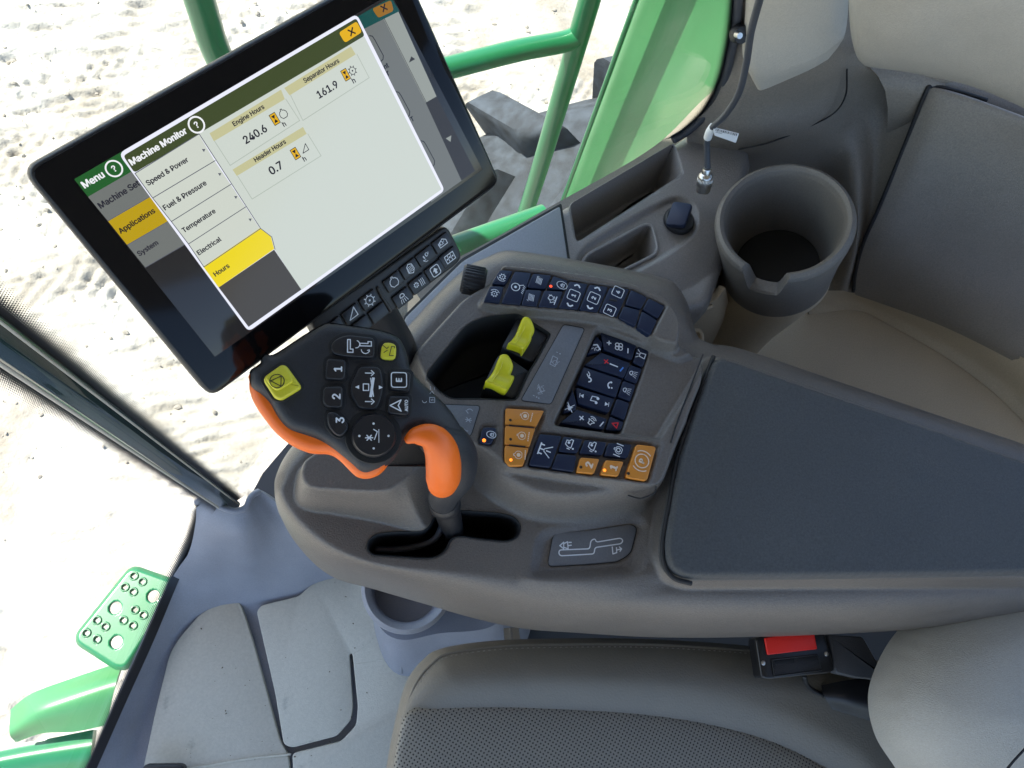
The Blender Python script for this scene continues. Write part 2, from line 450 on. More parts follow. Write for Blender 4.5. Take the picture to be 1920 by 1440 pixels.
MT['red'] = material('red_button', (.80, .020, .012), .38, bump=.1, bscale=800)
MT['buckle'] = material('buckle_plastic', (.012, .012, .013), .28, bump=.1, bscale=800)
MT['strapgrey'] = material('buckle_stalk_sleeve', (.06, .062, .068), .5, bump=.3, bscale=700)
MT['floor'] = material('dark_floor', (.05, .052, .055), .7, bump=.3, bscale=300)
MT['green'] = material('green_paint', (.014, .145, .055), .32, coat=.4, croug=.08, var=.06, vscale=9, bump=.05, bscale=300)
MT['greenpanel'] = material('green_panel_paint', (.052, .20, .074), .38, coat=.3, croug=.15, var=.10, vscale=7, bump=.05, bscale=300)
MT['tyre'] = material('dusty_shaded_tyre_rubber', (.030, .037, .046), .85, bump=.6, bscale=120, var=.55, vscale=30)  # shade is put into the dark bluish base colour; the noise is dust
MT['post'] = material('window_post_paint', (.012, .030, .028), .12, coat=1., croug=.03)
MT['roof'] = material('roof_liner', (.16, .155, .145), .7)
MT['roofout'] = material('roof_shell', (.03, .25, .05), .4)
MT['bezel'] = material('monitor_glass_bezel', (.004, .004, .005), .10, spec=.25)
MT['moncase'] = material('monitor_case', (.012, .012, .013), .4, bump=.2, bscale=700)
MT['keyplate'] = material('monitor_keypad_plate', (.030, .029, .028), .45, bump=.3, bscale=900)
MT['label'] = material('paper_label', (.78, .78, .76), .5)
MT['stitch'] = material('seat_stitching', (.30, .29, .26), .7)
MT['white'] = material('white_silkscreen', (.75, .77, .80), .5)

def screen_mat(name, col, k=1.0):
    m = bpy.data.materials.new(name); m.use_nodes = True; b = m.node_tree.nodes['Principled BSDF']
    b.inputs['Base Color'].default_value = (.006, .006, .006, 1); b.inputs['Roughness'].default_value = .12; b.inputs['Specular IOR Level'].default_value = .4
    b.inputs['Emission Color'].default_value = (*col, 1); b.inputs['Emission Strength'].default_value = k; return m
def hexlin(r, g, b):
    f = lambda c: (c / 255 / 12.92) if c / 255 <= .04045 else ((c / 255 + .055) / 1.055) ** 2.4
    return (f(r), f(g), f(b))
EXPO = 2 ** -scene.view_settings.exposure
def scr(name, r, g, b): 
    return screen_mat(name, hexlin(r, g, b), EXPO)

def seat_mat(name, col, perf):
    m = material(name, col, .5, bump=.45, bscale=420, var=.05, vscale=18)
    if perf:
        nt = m.node_tree; b = nt.nodes['Principled BSDF']
        tc = nt.nodes.new('ShaderNodeTexCoord'); mp = nt.nodes.new('ShaderNodeMapping')
        mp.inputs['Scale'].default_value = (255, 255, 0); mp.inputs['Rotation'].default_value = (0, 0, .55)
        nt.links.new(tc.outputs['Object'], mp.inputs['Vector'])
        vo = nt.nodes.new('ShaderNodeTexVoronoi'); vo.inputs['Scale'].default_value = 1; vo.inputs['Randomness'].default_value = 0.0
        nt.links.new(mp.outputs['Vector'], vo.inputs['Vector'])
        mr = nt.nodes.new('ShaderNodeMapRange'); mr.inputs['From Min'].default_value = .18; mr.inputs['From Max'].default_value = .28
        nt.links.new(vo.outputs['Distance'], mr.inputs['Value'])
        mx = nt.nodes.new('ShaderNodeMix'); mx.data_type = 'RGBA'; mx.inputs['A'].default_value = (.006, .006, .006, 1); mx.inputs['B'].default_value = (*col, 1)
        nt.links.new(mr.outputs['Result'], mx.inputs['Factor']); 
        for l in list(b.inputs['Base Color'].links): nt.links.remove(l)
        nt.links.new(mx.outputs['Result'], b.inputs['Base Color'])
        bp = nt.nodes.new('ShaderNodeBump'); bp.inputs['Strength'].default_value = .6; bp.inputs['Distance'].default_value = .0012
        nt.links.new(mr.outputs['Result'], bp.inputs['Height'])
        old = b.inputs['Normal'].links[0].from_socket; nt.links.new(old, bp.inputs['Normal']); nt.links.new(bp.outputs['Normal'], b.inputs['Normal'])
    return m
MT['leather'] = seat_mat('seat_leather', (.185, .168, .138), False)
MT['perf'] = seat_mat('perforated_seat_leather', (.225, .21, .178), True)
def mat_floor():
    m = material('floor_mat_rubber', (.48, .465, .395), .75, bump=.35, bscale=500)
    nt = m.node_tree; b = nt.nodes['Principled BSDF']; tc = nt.nodes.new('ShaderNodeTexCoord')
    n1 = nt.nodes.new('ShaderNodeTexNoise'); n1.inputs['Scale'].default_value = 17; n1.inputs['Detail'].default_value = 5; n1.inputs['Roughness'].default_value = .6
    n2 = nt.nodes.new('ShaderNodeTexNoise'); n2.inputs['Scale'].default_value = 260; n2.inputs['Detail'].default_value = 2
    nt.links.new(tc.outputs['Object'], n1.inputs['Vector']); nt.links.new(tc.outputs['Object'], n2.inputs['Vector'])
    r1 = nt.nodes.new('ShaderNodeValToRGB'); r1.color_ramp.elements[0].position = .25; r1.color_ramp.elements[0].color = (.27, .27, .24, 1)
    r1.color_ramp.elements[1].position = .36; r1.color_ramp.elements[1].color = (.48, .465, .395, 1)
    nt.links.new(n1.outputs['Fac'], r1.inputs['Fac'])
    mr = nt.nodes.new('ShaderNodeMapRange'); mr.inputs['To Min'].default_value = .85; mr.inputs['To Max'].default_value = 1.12
    nt.links.new(n2.outputs['Fac'], mr.inputs['Value'])
    mx = nt.nodes.new('ShaderNodeVectorMath'); mx.operation = 'SCALE'
    nt.links.new(r1.outputs['Color'], mx.inputs[0]); nt.links.new(mr.outputs['Result'], mx.inputs['Scale'])
    nt.links.new(mx.outputs['Vector'], b.inputs['Base Color']); return m
MT['mat'] = mat_floor()
def glass_mat():
    m = bpy.data.materials.new('window_glass'); m.use_nodes = True; nt = m.node_tree; nt.nodes.clear()
    o = nt.nodes.new('ShaderNodeOutputMaterial'); t = nt.nodes.new('ShaderNodeBsdfTransparent'); t.inputs['Color'].default_value = (.955, .975, .96, 1)
    g = nt.nodes.new('ShaderNodeBsdfGlossy'); g.inputs['Roughness'].default_value = .01
    mx = nt.nodes.new('ShaderNodeMixShader'); fr = nt.nodes.new('ShaderNodeLayerWeight'); fr.inputs['Blend'].default_value = .5
    pw = nt.nodes.new('ShaderNodeMath'); pw.operation = 'POWER'; pw.inputs[1].default_value = 5
    ad = nt.nodes.new('ShaderNodeMath'); ad.operation = 'MULTIPLY_ADD'; ad.inputs[1].default_value = .6; ad.inputs[2].default_value = .035
    nt.links.new(fr.outputs['Facing'], pw.inputs[0]); nt.links.new(pw.outputs[0], ad.inputs[0]); nt.links.new(ad.outputs[0], mx.inputs['Fac']); nt.links.new(t.outputs[0], mx.inputs[1]); nt.links.new(g.outputs[0], mx.inputs[2])
    nt.links.new(mx.outputs[0], o.inputs['Surface']); return m
MT['glass'] = glass_mat()
def frit_mat(f0=.008, f1=.030, sc=360):
    """black ceramic dots printed on the glass, shrinking away from the edge; UV in metres, v = distance from the edge"""
    m = bpy.data.materials.new('window_frit_print'); m.use_nodes = True; nt = m.node_tree; b = nt.nodes['Principled BSDF']
    b.inputs['Base Color'].default_value = (.008, .008, .009, 1); b.inputs['Roughness'].default_value = .3
    uv = nt.nodes.new('ShaderNodeUVMap'); sx = nt.nodes.new('ShaderNodeSeparateXYZ'); nt.links.new(uv.outputs['UV'], sx.inputs['Vector'])
    mp = nt.nodes.new('ShaderNodeMapping'); mp.inputs['Scale'].default_value = (sc, sc, 0); mp.inputs['Rotation'].default_value = (0, 0, .785)
    nt.links.new(uv.outputs['UV'], mp.inputs['Vector'])
    vo = nt.nodes.new('ShaderNodeTexVoronoi'); vo.inputs['Randomness'].default_value = 0; vo.inputs['Scale'].default_value = 1
    nt.links.new(mp.outputs['Vector'], vo.inputs['Vector'])
    mr = nt.nodes.new('ShaderNodeMapRange'); mr.inputs['From Min'].default_value = f0; mr.inputs['From Max'].default_value = f1
    mr.inputs['To Min'].default_value = .78; mr.inputs['To Max'].default_value = .12; nt.links.new(sx.outputs['Y'], mr.inputs['Value'])
    lt = nt.nodes.new('ShaderNodeMath'); lt.operation = 'LESS_THAN'
    nt.links.new(vo.outputs['Distance'], lt.inputs[0]); nt.links.new(mr.outputs['Result'], lt.inputs[1])
    nt.links.new(lt.outputs[0], b.inputs['Alpha']); return m
MT['frit'] = frit_mat(); MT['frit2'] = frit_mat(.001, .016, 520); MT['frit4'] = frit_mat(.004, .024, 420); MT['frit3'] = frit_mat(.009, .026, 400)
def ground_mat():
    m = material('pale_dry_dirt', (.50, .45, .37), .95, bump=.9, bscale=60)
    nt = m.node_tree; b = nt.nodes['Principled BSDF']; tc = nt.nodes.new('ShaderNodeTexCoord')
    n1 = nt.nodes.new('ShaderNodeTexNoise'); n1.inputs['Scale'].default_value = 2.2; n1.inputs['Detail'].default_value = 8; n1.inputs['Roughness'].default_value = .65
    nt.links.new(tc.outputs['Object'], n1.inputs['Vector'])
    r1 = nt.nodes.new('ShaderNodeValToRGB'); r1.color_ramp.elements[0].position = .35; r1.color_ramp.elements[0].color = (.25, .222, .178, 1)
    r1.color_ramp.elements[1].position = .62; r1.color_ramp.elements[1].color = (.43, .41, .365, 1)
    nt.links.new(n1.outputs['Fac'], r1.inputs['Fac']); nt.links.new(r1.outputs['Color'], b.inputs['Base Color'])
    [n for n in nt.nodes if n.type == 'BUMP'][0].inputs['Distance'].default_value = .006; return m
MT['ground'] = ground_mat()
MT['clod'] = material('dirt_clod', (.29, .26, .215), .95, bump=.6, bscale=90, var=.15, vscale=8)

# ------------------------------------------------------------------ ground
def vnoise(x, y, f, seed):
    g = np.random.default_rng(seed).random((256, 256)); x = x * f; y = y * f
    i = np.floor(x).astype(int); j = np.floor(y).astype(int); u = sstep(x - i); v = sstep(y - j)
    a = lambda p, q: g[p % 256, q % 256]
    return (a(i, j) * (1 - u) + a(i + 1, j) * u) * (1 - v) + (a(i, j + 1) * (1 - u) + a(i + 1, j + 1) * u) * v
GZ = -2.0
def axis_pts(a, b, step, far):
    core = np.arange(a, b, step); out = [core]; s = step; p = b; right = []
    while p < far: right.append(p); s *= 1.35; p += s
    left = []; s = step; p = a - step
    while p > -far: left.append(p); s *= 1.35; p -= s
    return np.r_[left[::-1], core, right]
gx = axis_pts(-4.2, 1.3, .0115, 120); gy = axis_pts(-1.0, 4.6, .0115, 120)
X, Y = np.meshgrid(gx, gy, indexing='ij')
Z = GZ + .10 * (vnoise(X, Y, .8, 1) - .5) + .05 * (vnoise(X, Y, 2.5, 2) - .5)
rough = vnoise(X, Y, 1.3, 9)
Z += .018 * (vnoise(X, Y, 9, 3) - .5) + np.clip(rough * 1.7 - .35, .25, 1.3) * (.016 * (vnoise(X * .7, Y * 1.6, 22, 4) ** 2) + .009 * (vnoise(X, Y, 45, 5) ** 2))
def track(cx, cy, ang, half, z):
    ca, sa = math.cos(ang), math.sin(ang); u = (X - cx) * ca + (Y - cy) * sa; v = -(X - cx) * sa + (Y - cy) * ca
    m = sstep((half - np.abs(v)) / .05); bars = .5 + .5 * np.sin((u + np.abs(v) * .9) * 2 * math.pi / .085)
    return m * (z + .011 * sstep(bars * 1.6 - .3))
for a in ((-2.4, 1.6, .28, .22, -.02), (-.6, 2.9, .2, .17, -.015), (-.75, .95, 2.25, .12, -.01), (-2.8, 2.6, .4, .16, -.01)): Z += track(*a) * np.clip(2.2 * vnoise(X, Y, 3.1, 21) - .4, 0, 1)
for ang_, fq, sd_, am in ((.22, 30, 41, .022), (.32, 46, 42, .018), (.1, 70, 43, .012)):
    ca_, sa_ = math.cos(ang_), math.sin(ang_); uu_ = X * ca_ + Y * sa_; vv_ = -X * sa_ + Y * ca_
    msk = np.clip(2.4 * vnoise(X, Y, 1.1, sd_ + 50) - .55, .1, 1)
    Z -= am * msk * np.clip((vnoise(uu_ * .2, vv_, fq, sd_) - .55) * 4, 0, 1)
Z += .012 * np.clip(vnoise(X * .45, Y * 1.5, 14, 31) * 3 - 1.7, 0, 1) * (vnoise(X, Y, 40, 32))
nxg, nyg = X.shape
I = np.arange(nxg * nyg).reshape(nxg, nyg)
gf = np.stack([I[:-1, :-1], I[1:, :-1], I[1:, 1:], I[:-1, 1:]], -1).reshape(-1, 4)
gv = np.stack([X, Y, Z], -1).reshape(-1, 3)
ground = ob('ground', gv, gf, MT['ground'], sharp=0, recalc=False); tag(ground, kind='structure')
# loose clods (uncountable)
def gz(x, y): return Z[np.clip(np.searchsorted(gx, x), 0, nxg - 1), np.clip(np.searchsorted(gy, y), 0, nyg - 1)]
_ico = bmesh.new(); bmesh.ops.create_icosphere(_ico, subdivisions=1, radius=1); IV = np.array([v.co[:] for v in _ico.verts]); IF = np.array([[v.index for v in f.verts] for f in _ico.faces]); _ico.free()
CV, CF = [], []
for i in range(5000):
    x, y = rng.uniform(-4.0, 1.2), rng.uniform(-.9, 4.4)
    if vnoise(np.array([x]), np.array([y]), 1.6, 11)[0] < .5: continue
    s = .003 + .016 * rng.random() ** 9
    v = IV * s * rng.uniform(.6, 1.25, (len(IV), 1)) * np.array([1.2, .9, .65]); a = rng.uniform(0, 6.28)
    v = v @ np.array([[math.cos(a), math.sin(a), 0], [-math.sin(a), math.cos(a), 0], [0, 0, 1]])
    CF.append(IF + len(CV) * len(IV)); CV.append(v + [x, y, gz(x, y) + s * .25])
clods = ob('dirt_clods', np.vstack(CV), np.vstack(CF), MT['clod'], smooth=False, recalc=False)
tag(clods, 'loose pale dirt clods scattered over the dry ground', 'dirt clods', kind='stuff')

# ------------------------------------------------------------------ cab shell
WALL = [(-.28, .245), (-.12, .335), (.061, .431), (.2, .525), (.348, .631), (.44, .73), (.52, .80)]
wall_c = np.array(catmull(WALL, 8))
GLASS = [(-.285, .245), (-.25, .34), (-.16, .445), (-.02, .512), (.12, .56), (.25, .61), (.37, .69), (.46, .77), (.54, .84)]
glass_c = np.array(catmull(GLASS, 8))
def offset2(P, d):
    T = np.gradient(P, axis=0); T /= np.linalg.norm(T, axis=1)[:, None]; return P + np.stack([-T[:, 1], T[:, 0]], 1) * d
def curtain(name, line, z0, z1, thick, mat, parent=None, uv=False):
    A = np.asarray(line); B = offset2(A, thick); n = len(A)
    V = np.vstack([np.c_[A, np.full(n, z0)], np.c_[A, np.full(n, z1)], np.c_[B, np.full(n, z1)], np.c_[B, np.full(n, z0)]]); F = []
    for i in range(n - 1):
        for k in range(4): F.append((k * n + i, k * n + i + 1, ((k + 1) % 4) * n + i + 1, ((k + 1) % 4) * n + i))
    F += [(0, n, 2 * n, 3 * n), (n - 1, 2 * n - 1, 3 * n - 1, 4 * n - 1)]
    return ob(name, V, F, mat, parent)
fl = np.array([(-.50, -.9), (-.455, -.25), (-.41, -.05), (-.385, .12), (-.31, .235)] + [tuple(p) for p in glass_c[::4]] + [(1.15, .95), (1.15, -.9)])
floor_o = loft('cab_floor', [np.c_[fl, np.full(len(fl), -.06)], np.c_[fl, np.full(len(fl), -.012)]], MT['floor']); tag(floor_o, kind='structure')
roof = empty('shading_cab_roof', (-.2, -.1, 1.78), 'unseen cab roof with headliner, overhang stretched to keep the sun off the interior', 'roof')  # out of view; front and right overhang stretched to block the sun
rl = rounded([(-1.55, -1.15, 1.78), (1.15, -1.15, 1.78), (1.15, .98, 1.78), (-1.35, .98, 1.78), (-1.55, .85, 1.78)], .15)
slab('headliner', [p + np.array([0, 0, 0]) for p in rl], .02, MT['roof'], roof, ch=.004)
slab('roof_shell', [p + np.array([0, 0, .104]) for p in rl], .10, MT['roofout'], roof, ch=.03)
wall_low = curtain('side_wall', offset2(wall_c[14:], -.004), -.05, .60, .03, MT['rear']); tag(wall_low, kind='structure')
bw = ob('rear_wall', *(lambda x0, x1, y0, y1, z0, z1: ([(x, y, z) for x in (x0, x1) for y in (y0, y1) for z in (z0, z1)], [(0, 1, 3, 2), (4, 5, 7, 6), (0, 1, 5, 4), (2, 3, 7, 6), (0, 2, 6, 4), (1, 3, 7, 5)]))(1.15, 1.19, -1.1, .95, -.05, .92), MT['rear'], smooth=False); tag(bw, kind='structure')

# side and front panes with the black dotted print along their edges
sg = empty('side_window', (.0, .42, .1), 'curved side window with dotted black edge beside the monitor', 'window')
out_w = offset2(glass_c, .004)
curtain('glass_pane', out_w, .06, 1.78, .005, MT['glass'], sg)
def strip(name, a, b, w, mat, parent, n=40):
    """printed band: a = edge line, b = direction line (inner side), UV in metres"""
    A = np.array(a); B = np.array(b); d = B - A; L = np.linalg.norm(d, axis=1)[:, None]; B = A + d / L * w
    s = np.r_[0, np.cumsum(np.linalg.norm(np.diff(A, axis=0), axis=1))]; m = len(A)
    V = np.vstack([A, B]); uv = np.vstack([np.c_[s, np.zeros(m)], np.c_[s, np.full(m, w)]])
    return ob(name, V, [(i, i + 1, m + i + 1, m + i) for i in range(m - 1)], mat, parent, uv=uv, recalc=False)
seal_px = [(1262, 262, .668), (1292, 243, .680), (1330, 205, .715), (1356, 155, .765), (1372, 95, .820), (1382, 30, .865), (1388, -60, .930)]
seal_c = np.array(catmull([at(*p) for p in seal_px], 8))
inner = seal_c + np.array([-.6, -.42, .30]) * .05
gl_n = np.array([-.62, .78, 0.])
strip('frit_band', seal_c + gl_n * .003, inner + gl_n * .003, .026, MT['frit4'], sg)
tube('window_seal', seal_c, .0058, MT['rubber'], sg, smooth_n=0, squash=.8)

wp = np.array([at(372, 948, .185), at(352, 1010, .12), at(318, 1090, .075), at(272, 1200, .06), at(222, 1310, .055), at(155, 1460, .055), at(40, 1720, .055)])
wp_c = np.array(catmull(wp, 6))
fw = empty('windshield', (-.42, .0, .05), 'front windshield with dotted black band beside the footwell', 'window')
top = wp_c + np.array([-.12, .015, 1.6]); top[:, 2] = 1.78
top[:10] = wp_c[:10] + (np.array([-.0, .0, 0])); 
post_xy = np.array([-.290, .238])
fr = [np.array([*(wp_c[i][:2] + [-.010, .002]), wp_c[i][2] - .01]) for i in range(len(wp_c))]
GV = []; ng = len(fr)
for k, zt in enumerate(np.linspace(0, 1, 8)):
    for p in fr: GV.append((p[0] - .10 * math.sin(zt * 1.6) * min(1, np.linalg.norm(p[:2] - post_xy) * 3), p[1], p[2] * (1 - zt) + 1.78 * zt))
ob('glass_pane', GV, [(k * ng + i, k * ng + i + 1, (k + 1) * ng + i + 1, (k + 1) * ng + i) for k in range(7) for i in range(ng - 1)], MT['glass'], fw, recalc=False)
up = np.array([p + np.array([-.10, .015, .055]) for p in wp_c])
strip('frit_band', wp_c + np.array([.012, 0, -.006]), up, .030, MT['frit3'], fw)

# slanted window post between the two panes
zpost = np.linspace(.13, 1.78, 24)
pb, pt_ = at(430, 945, .15), at(0, 634, .90)
def pxy(z): return (pb + (pt_ - pb) * (z - pb[2]) / (pt_[2] - pb[2]))[:2]
pp = empty('window_post', (*pb[:2], .12), 'glossy dark green black corner post between the windows', 'window post')
def post_ring(z, pts): return np.array([[pxy(z)[0] + a, pxy(z)[1] + b, z] for a, b in pts])
prof = rounded([(a_ * .88, b_ * .88) for a_, b_ in [(-.0145, -.008), (-.004, -.0155), (.011, -.009), (.0155, .005), (.004, .0155), (-.011, .010)]], .004, 4)
loft('post_body', [post_ring(z, prof) for z in zpost], MT['post'], pp)
for nm, c, w in (('trim_strip', (-.0053, -.0124), .0020), ('trim_strip', (.0123, .0009), .0012)):
    tube(nm, [(pxy(z)[0] + c[0], pxy(z)[1] + c[1], z) for z in (.14, .5, 1.0, 1.78)], w, MT['pad'], pp, seg=8)
# frit bands on both sides of the post
for s, dvec in ((1, np.array([.80, .60])), (-1, np.array([-.62, -.78]))):
    zz = np.linspace(.14, 1.77, 30); base = np.array([pxy(z) for z in zz]) + dvec * .0125
    strip('frit_band', np.c_[base, zz], np.c_[base + dvec * .1, zz], .018, MT['frit2'], pp)

# ------------------------------------------------------------------ things outside the glass
JZ = .515; rail_xy = np.array([.264, .925])
J = np.array([*rail_xy, JZ])
hr = empty('handrail', (*rail_xy, -.4), 'green tubular handrail with upright beside the green panel', 'handrail')
UPR = [(rail_xy[0] + .004, rail_xy[1], 1.05), (rail_xy[0], rail_xy[1], .7), J, (rail_xy[0], rail_xy[1], .2), (rail_xy[0] - .004, rail_xy[1] - .004, .02), (rail_xy[0] - .016, rail_xy[1] - .020, -.10), (rail_xy[0] - .022, rail_xy[1] - .032, -.24), (rail_xy[0] - .022, rail_xy[1] - .036, -.32)]
tube('upright', UPR, .0172, MT['green'], hr, seg=24)
barl = at(850, 125, JZ)
tube('cross_bar', [J + np.array([.0, 0, 0]), J + (barl - J) * .12 + np.array([0, 0, -.006]), J + (barl - J) * .5, barl, barl + (barl - J) * .9], .0165, MT['green'], hr, seg=24)
lr = empty('handrail', tuple(at(400, 80, .0)), 'green curved handrail rising behind the top of the monitor', 'handrail')
l0 = at(402, 86, .50)
tube('rail_tube', [l0 + np.array([-.012, .004, .7]), l0 + np.array([-.006, .002, .35]), l0 + np.array([-.002, 0, .08]), l0, l0 + np.array([.012, 0, -.07]), l0 + np.array([.05, .006, -.14]), l0 + np.array([.14, .02, -.19]), l0 + np.array([.3, .05, -.2])], .021, MT['green'], lr, seg=24)
br = empty('step_rail', tuple(at(900, 445, .25)), 'low bright green rail under the side sill', 'rail')
b0, b1 = at(846, 466, .28), at(1005, 410, .28)
tube('rail_tube', [b0 + (b0 - b1) * .6, b0, b1, b1 + (b1 - b0) * .1], .021, MT['green'], br, seg=24, smooth_n=3)
# big flat panel behind the cab
P0 = np.array([.340, .950]); E_ = np.array([.45, -.9]); E_ /= np.linalg.norm(E_)
pn = empty('side_shield', (*P0, -1.2), 'large flat green body panel outside the rear side window', 'body panel')
def prow(s, lean=0.): return [(P0[0] + E_[0] * s, P0[1] + E_[1] * s, z) for z in (-1.3, -.6, 0, .5, 1.0)]
prn = [prow(s) for s in (0, .012, .04, .10, .2, .34)]
prn[0] = [(x + .012, y + .014, z) for x, y, z in prn[0]]
patch('panel_sheet', prn, MT['greenpanel'], pn, n=4, thick=.004, z=False)
tube('rolled_edge', [(P0[0] + .006, P0[1] + .006, z) for z in (-1.3, -.4, .4, 1.0)], .006, MT['green'], pn, seg=10)
for zz in (-.42, -.05): 
    q = np.array([P0[0] + E_[0] * .02, P0[1] + E_[1] * .02, zz]); lathe('bolt', q - np.array([.9, .45, 0]) * .004, [(.0, 0), (.006, 0), (.006, .003), (.0, .004)], MT['green'], pn, seg=8, axis=(-.9, -.45, 0))

# tractor tyre with chevron lugs
TC = np.array([.86, 1.17, -.98]); TR = 1.0; TW = .44
ty = empty('tyre', (TC[0], TC[1], GZ), 'big dusty tyre with thick lugs below the handrail', 'tyre')
ty_prof = [(.60, -.20), (.86, -.22), (.95, -.20), (TR, -.13), (TR + .01, 0), (TR, .13), (.95, .20), (.86, .22), (.60, .20)]
lathe('carcass', TC, ty_prof, MT['tyre'], ty, seg=72, axis=(0, 1, 0), closed=True)
for i in range(18):
    for s in (-1, 1):
        a0 = 2 * math.pi * (i + (.5 if s > 0 else 0)) / 18
        def tp(a, v, r): return TC + np.array([-math.sin(a) * r, v, math.cos(a) * r])
        da = .085; sw = .17
        lo_ = [tp(a0 - da, s * .02, TR - .02), tp(a0 + da, s * .02, TR - .02), tp(a0 + da + sw, s * .235, TR - .09), tp(a0 - da * .9 + sw, s * .235, TR - .09)]
        hi_ = [tp(a0 - da * .6, s * .03, TR + .075), tp(a0 + da * .6, s * .03, TR + .075), tp(a0 + da * .6 + sw, s * .23, TR + .06), tp(a0 - da * .5 + sw, s * .23, TR + .06)]
        lo_, hi_ = np.array(lo_), np.array(hi_); cn = hi_.mean(0); h2 = hi_ * .97 + lo_ * .03; h3 = cn + (hi_ - cn) * .86 + (hi_ - lo_) * .05
        loft('lug', [resample(r_, 24) for r_ in (lo_, lo_ * .4 + hi_ * .6, h2 * .9 + lo_ * .1, cn + (h2 - cn) * .96, h3)], MT['tyre'], ty, sharp=45)

# perforated green step and green sheet metal at the lower left
SZ = -.35
stp = empty('step_plate', tuple(at(220, 1160, SZ - .05)), 'green perforated step plate in sunlight outside the windshield', 'step')
c0 = crop(0, 900, .39583)
so = rounded(xy(c0([(345, 730), (600, 415), (640, 403), (830, 470), (860, 510), (600, 900), (545, 905), (350, 780)]), SZ), .012, 5)
holes = []
def hole(x, y, r, sq=1.0, star=False, n=14):
    c = at(x, y, SZ)[:2]; a = np.linspace(0, 2 * math.pi, n, endpoint=False) + .4
    rr = r * (1 + (.25 * np.cos(4 * a) if star else 0)); holes.append(np.stack([c[0] + rr * np.cos(a), c[1] + rr * np.sin(a)], 1))
for x, y in c0([(545, 605), (725, 550), (550, 768)]): hole(x, y, .0135)
for x, y in c0([(635, 455), (675, 482), (592, 508), (632, 530), (585, 665), (640, 615), (460, 665), (500, 695), (410, 725), (460, 755), (680, 640), (630, 690)]): hole(x, y, .0062, star=True, n=16)
sp_ = hfield('step_tread', so, [dict(p=so, z=SZ, w=.012, o=.002)], .0026, .9, MT['green'], stp, holes=holes, z0=SZ - .012, skirt=.012)
for i, h in enumerate(holes):
    if i >= 3:
        c = h.mean(0); a = np.linspace(0, 2 * math.pi, 17)[:-1]
        lathe('raised_lip', (*c, SZ), [(.0066, 0), (.0072, .0035), (.0085, .0035), (.0100, 0)], MT['green'], stp, seg=14, closed=True)
shd = empty('fender', tuple(at(120, 1330, -.55)), 'pale green sheet metal guard below the step', 'guard')
patch('guard_sheet', [[(20, 1330, -.42), (60, 1300, -.40), (140, 1270, -.40), (230, 1240, -.40)], [(18, 1375, -.42), (70, 1340, -.38), (150, 1310, -.37), (215, 1290, -.37)], [(30, 1392, -.46), (80, 1375, -.42), (140, 1372, -.42), (200, 1360, -.42)]], MT['greenpanel'], shd, thick=.006)
frn = empty('frame_beam', tuple(at(90, 1420, -.7)), 'dark green frame beam at the bottom left corner', 'beam')
patch('beam_top', [[(-40, 1412, -.5), (30, 1396, -.5), (90, 1385, -.5), (175, 1368, -.5)], [(-40, 1452, -.5), (30, 1440, -.5), (90, 1430, -.5), (170, 1420, -.5)], [(-40, 1540, -.62), (30, 1530, -.62), (90, 1520, -.62), (165, 1510, -.62)]], MT['green'], frn, thick=.02)

# ------------------------------------------------------------------ footwell
ft = empty('footwell_trim', tuple(at(420, 1100, 0)), 'grey moulded trim tinted with skylight at the foot of the window post', 'trim')
patch('trim_shell', [
    [(368, 944, .185), (385, 934, .195), (412, 948, .195), (440, 958, .195), (462, 952, .195), (472, 930, .195), (486, 920, .190), (530, 950, .17), (600, 990, .15)],
    [(366, 985, .155), (390, 985, .165), (425, 1000, .165), (455, 1005, .165), (480, 1000, .160), (505, 985, .155), (530, 985, .145), (560, 1005, .13), (625, 1020, .12)],
    [(352, 1040, .110), (385, 1045, .110), (425, 1050, .105), (465, 1055, .100), (495, 1050, .095), (525, 1045, .09), (560, 1045, .085), (590, 1050, .08), (650, 1050, .075)],
    [(316, 1095, .070), (360, 1100, .055), (405, 1105, .045), (450, 1110, .035), (490, 1112, .03), (525, 1105, .03), (560, 1095, .03), (600, 1080, .03), (660, 1070, .03)],
    [(275, 1190, .055), (310, 1185, .030), (345, 1175, .012), (390, 1165, .0), (450, 1160, -.002), (500, 1150, -.002), (560, 1140, -.002), (600, 1120, -.002), (660, 1100, -.002)],
    [(222, 1310, .050), (260, 1300, .025), (295, 1290, .005), (350, 1280, -.004), (420, 1270, -.004), (480, 1260, -.004), (540, 1250, -.004), (600, 1240, -.004), (660, 1230, -.004)],
    [(158, 1455, .050), (205, 1450, .025), (250, 1450, .003), (330, 1450, -.004), (400, 1450, -.004), (480, 1450, -.004), (540, 1450, -.004), (600, 1450, -.004), (700, 1450, -.004)],
    [(40, 1720, .050), (90, 1720, .025), (150, 1720, .003), (250, 1720, -.004), (350, 1720, -.004), (450, 1720, -.004), (540, 1720, -.004), (600, 1720, -.004), (700, 1720, -.004)]],
    MT['frontrim'], ft, n=6, thick=.006)
tube('trim_lip', [at(*p) for p in [(368, 942, .187), (385, 935, .197), (412, 949, .197), (440, 958, .197), (461, 951, .197), (471, 931, .197), (486, 921, .192)]], .005, MT['frontrim'], ft, seg=10)
fm1 = slab('floor_mat', rounded(pts_at([(262, 1470), (292, 1330), (318, 1225), (336, 1196), (372, 1154), (405, 1132), (438, 1119), (447, 1124), (455, 1142), (478, 1215), (526, 1392), (541, 1414), (546, 1470)], .014), .012, 4), .014, MT['mat'], None, ch=.002)
tag(fm1, 'pale grey floor mat piece with a pointed rounded end nearest the windshield', 'floor mat')
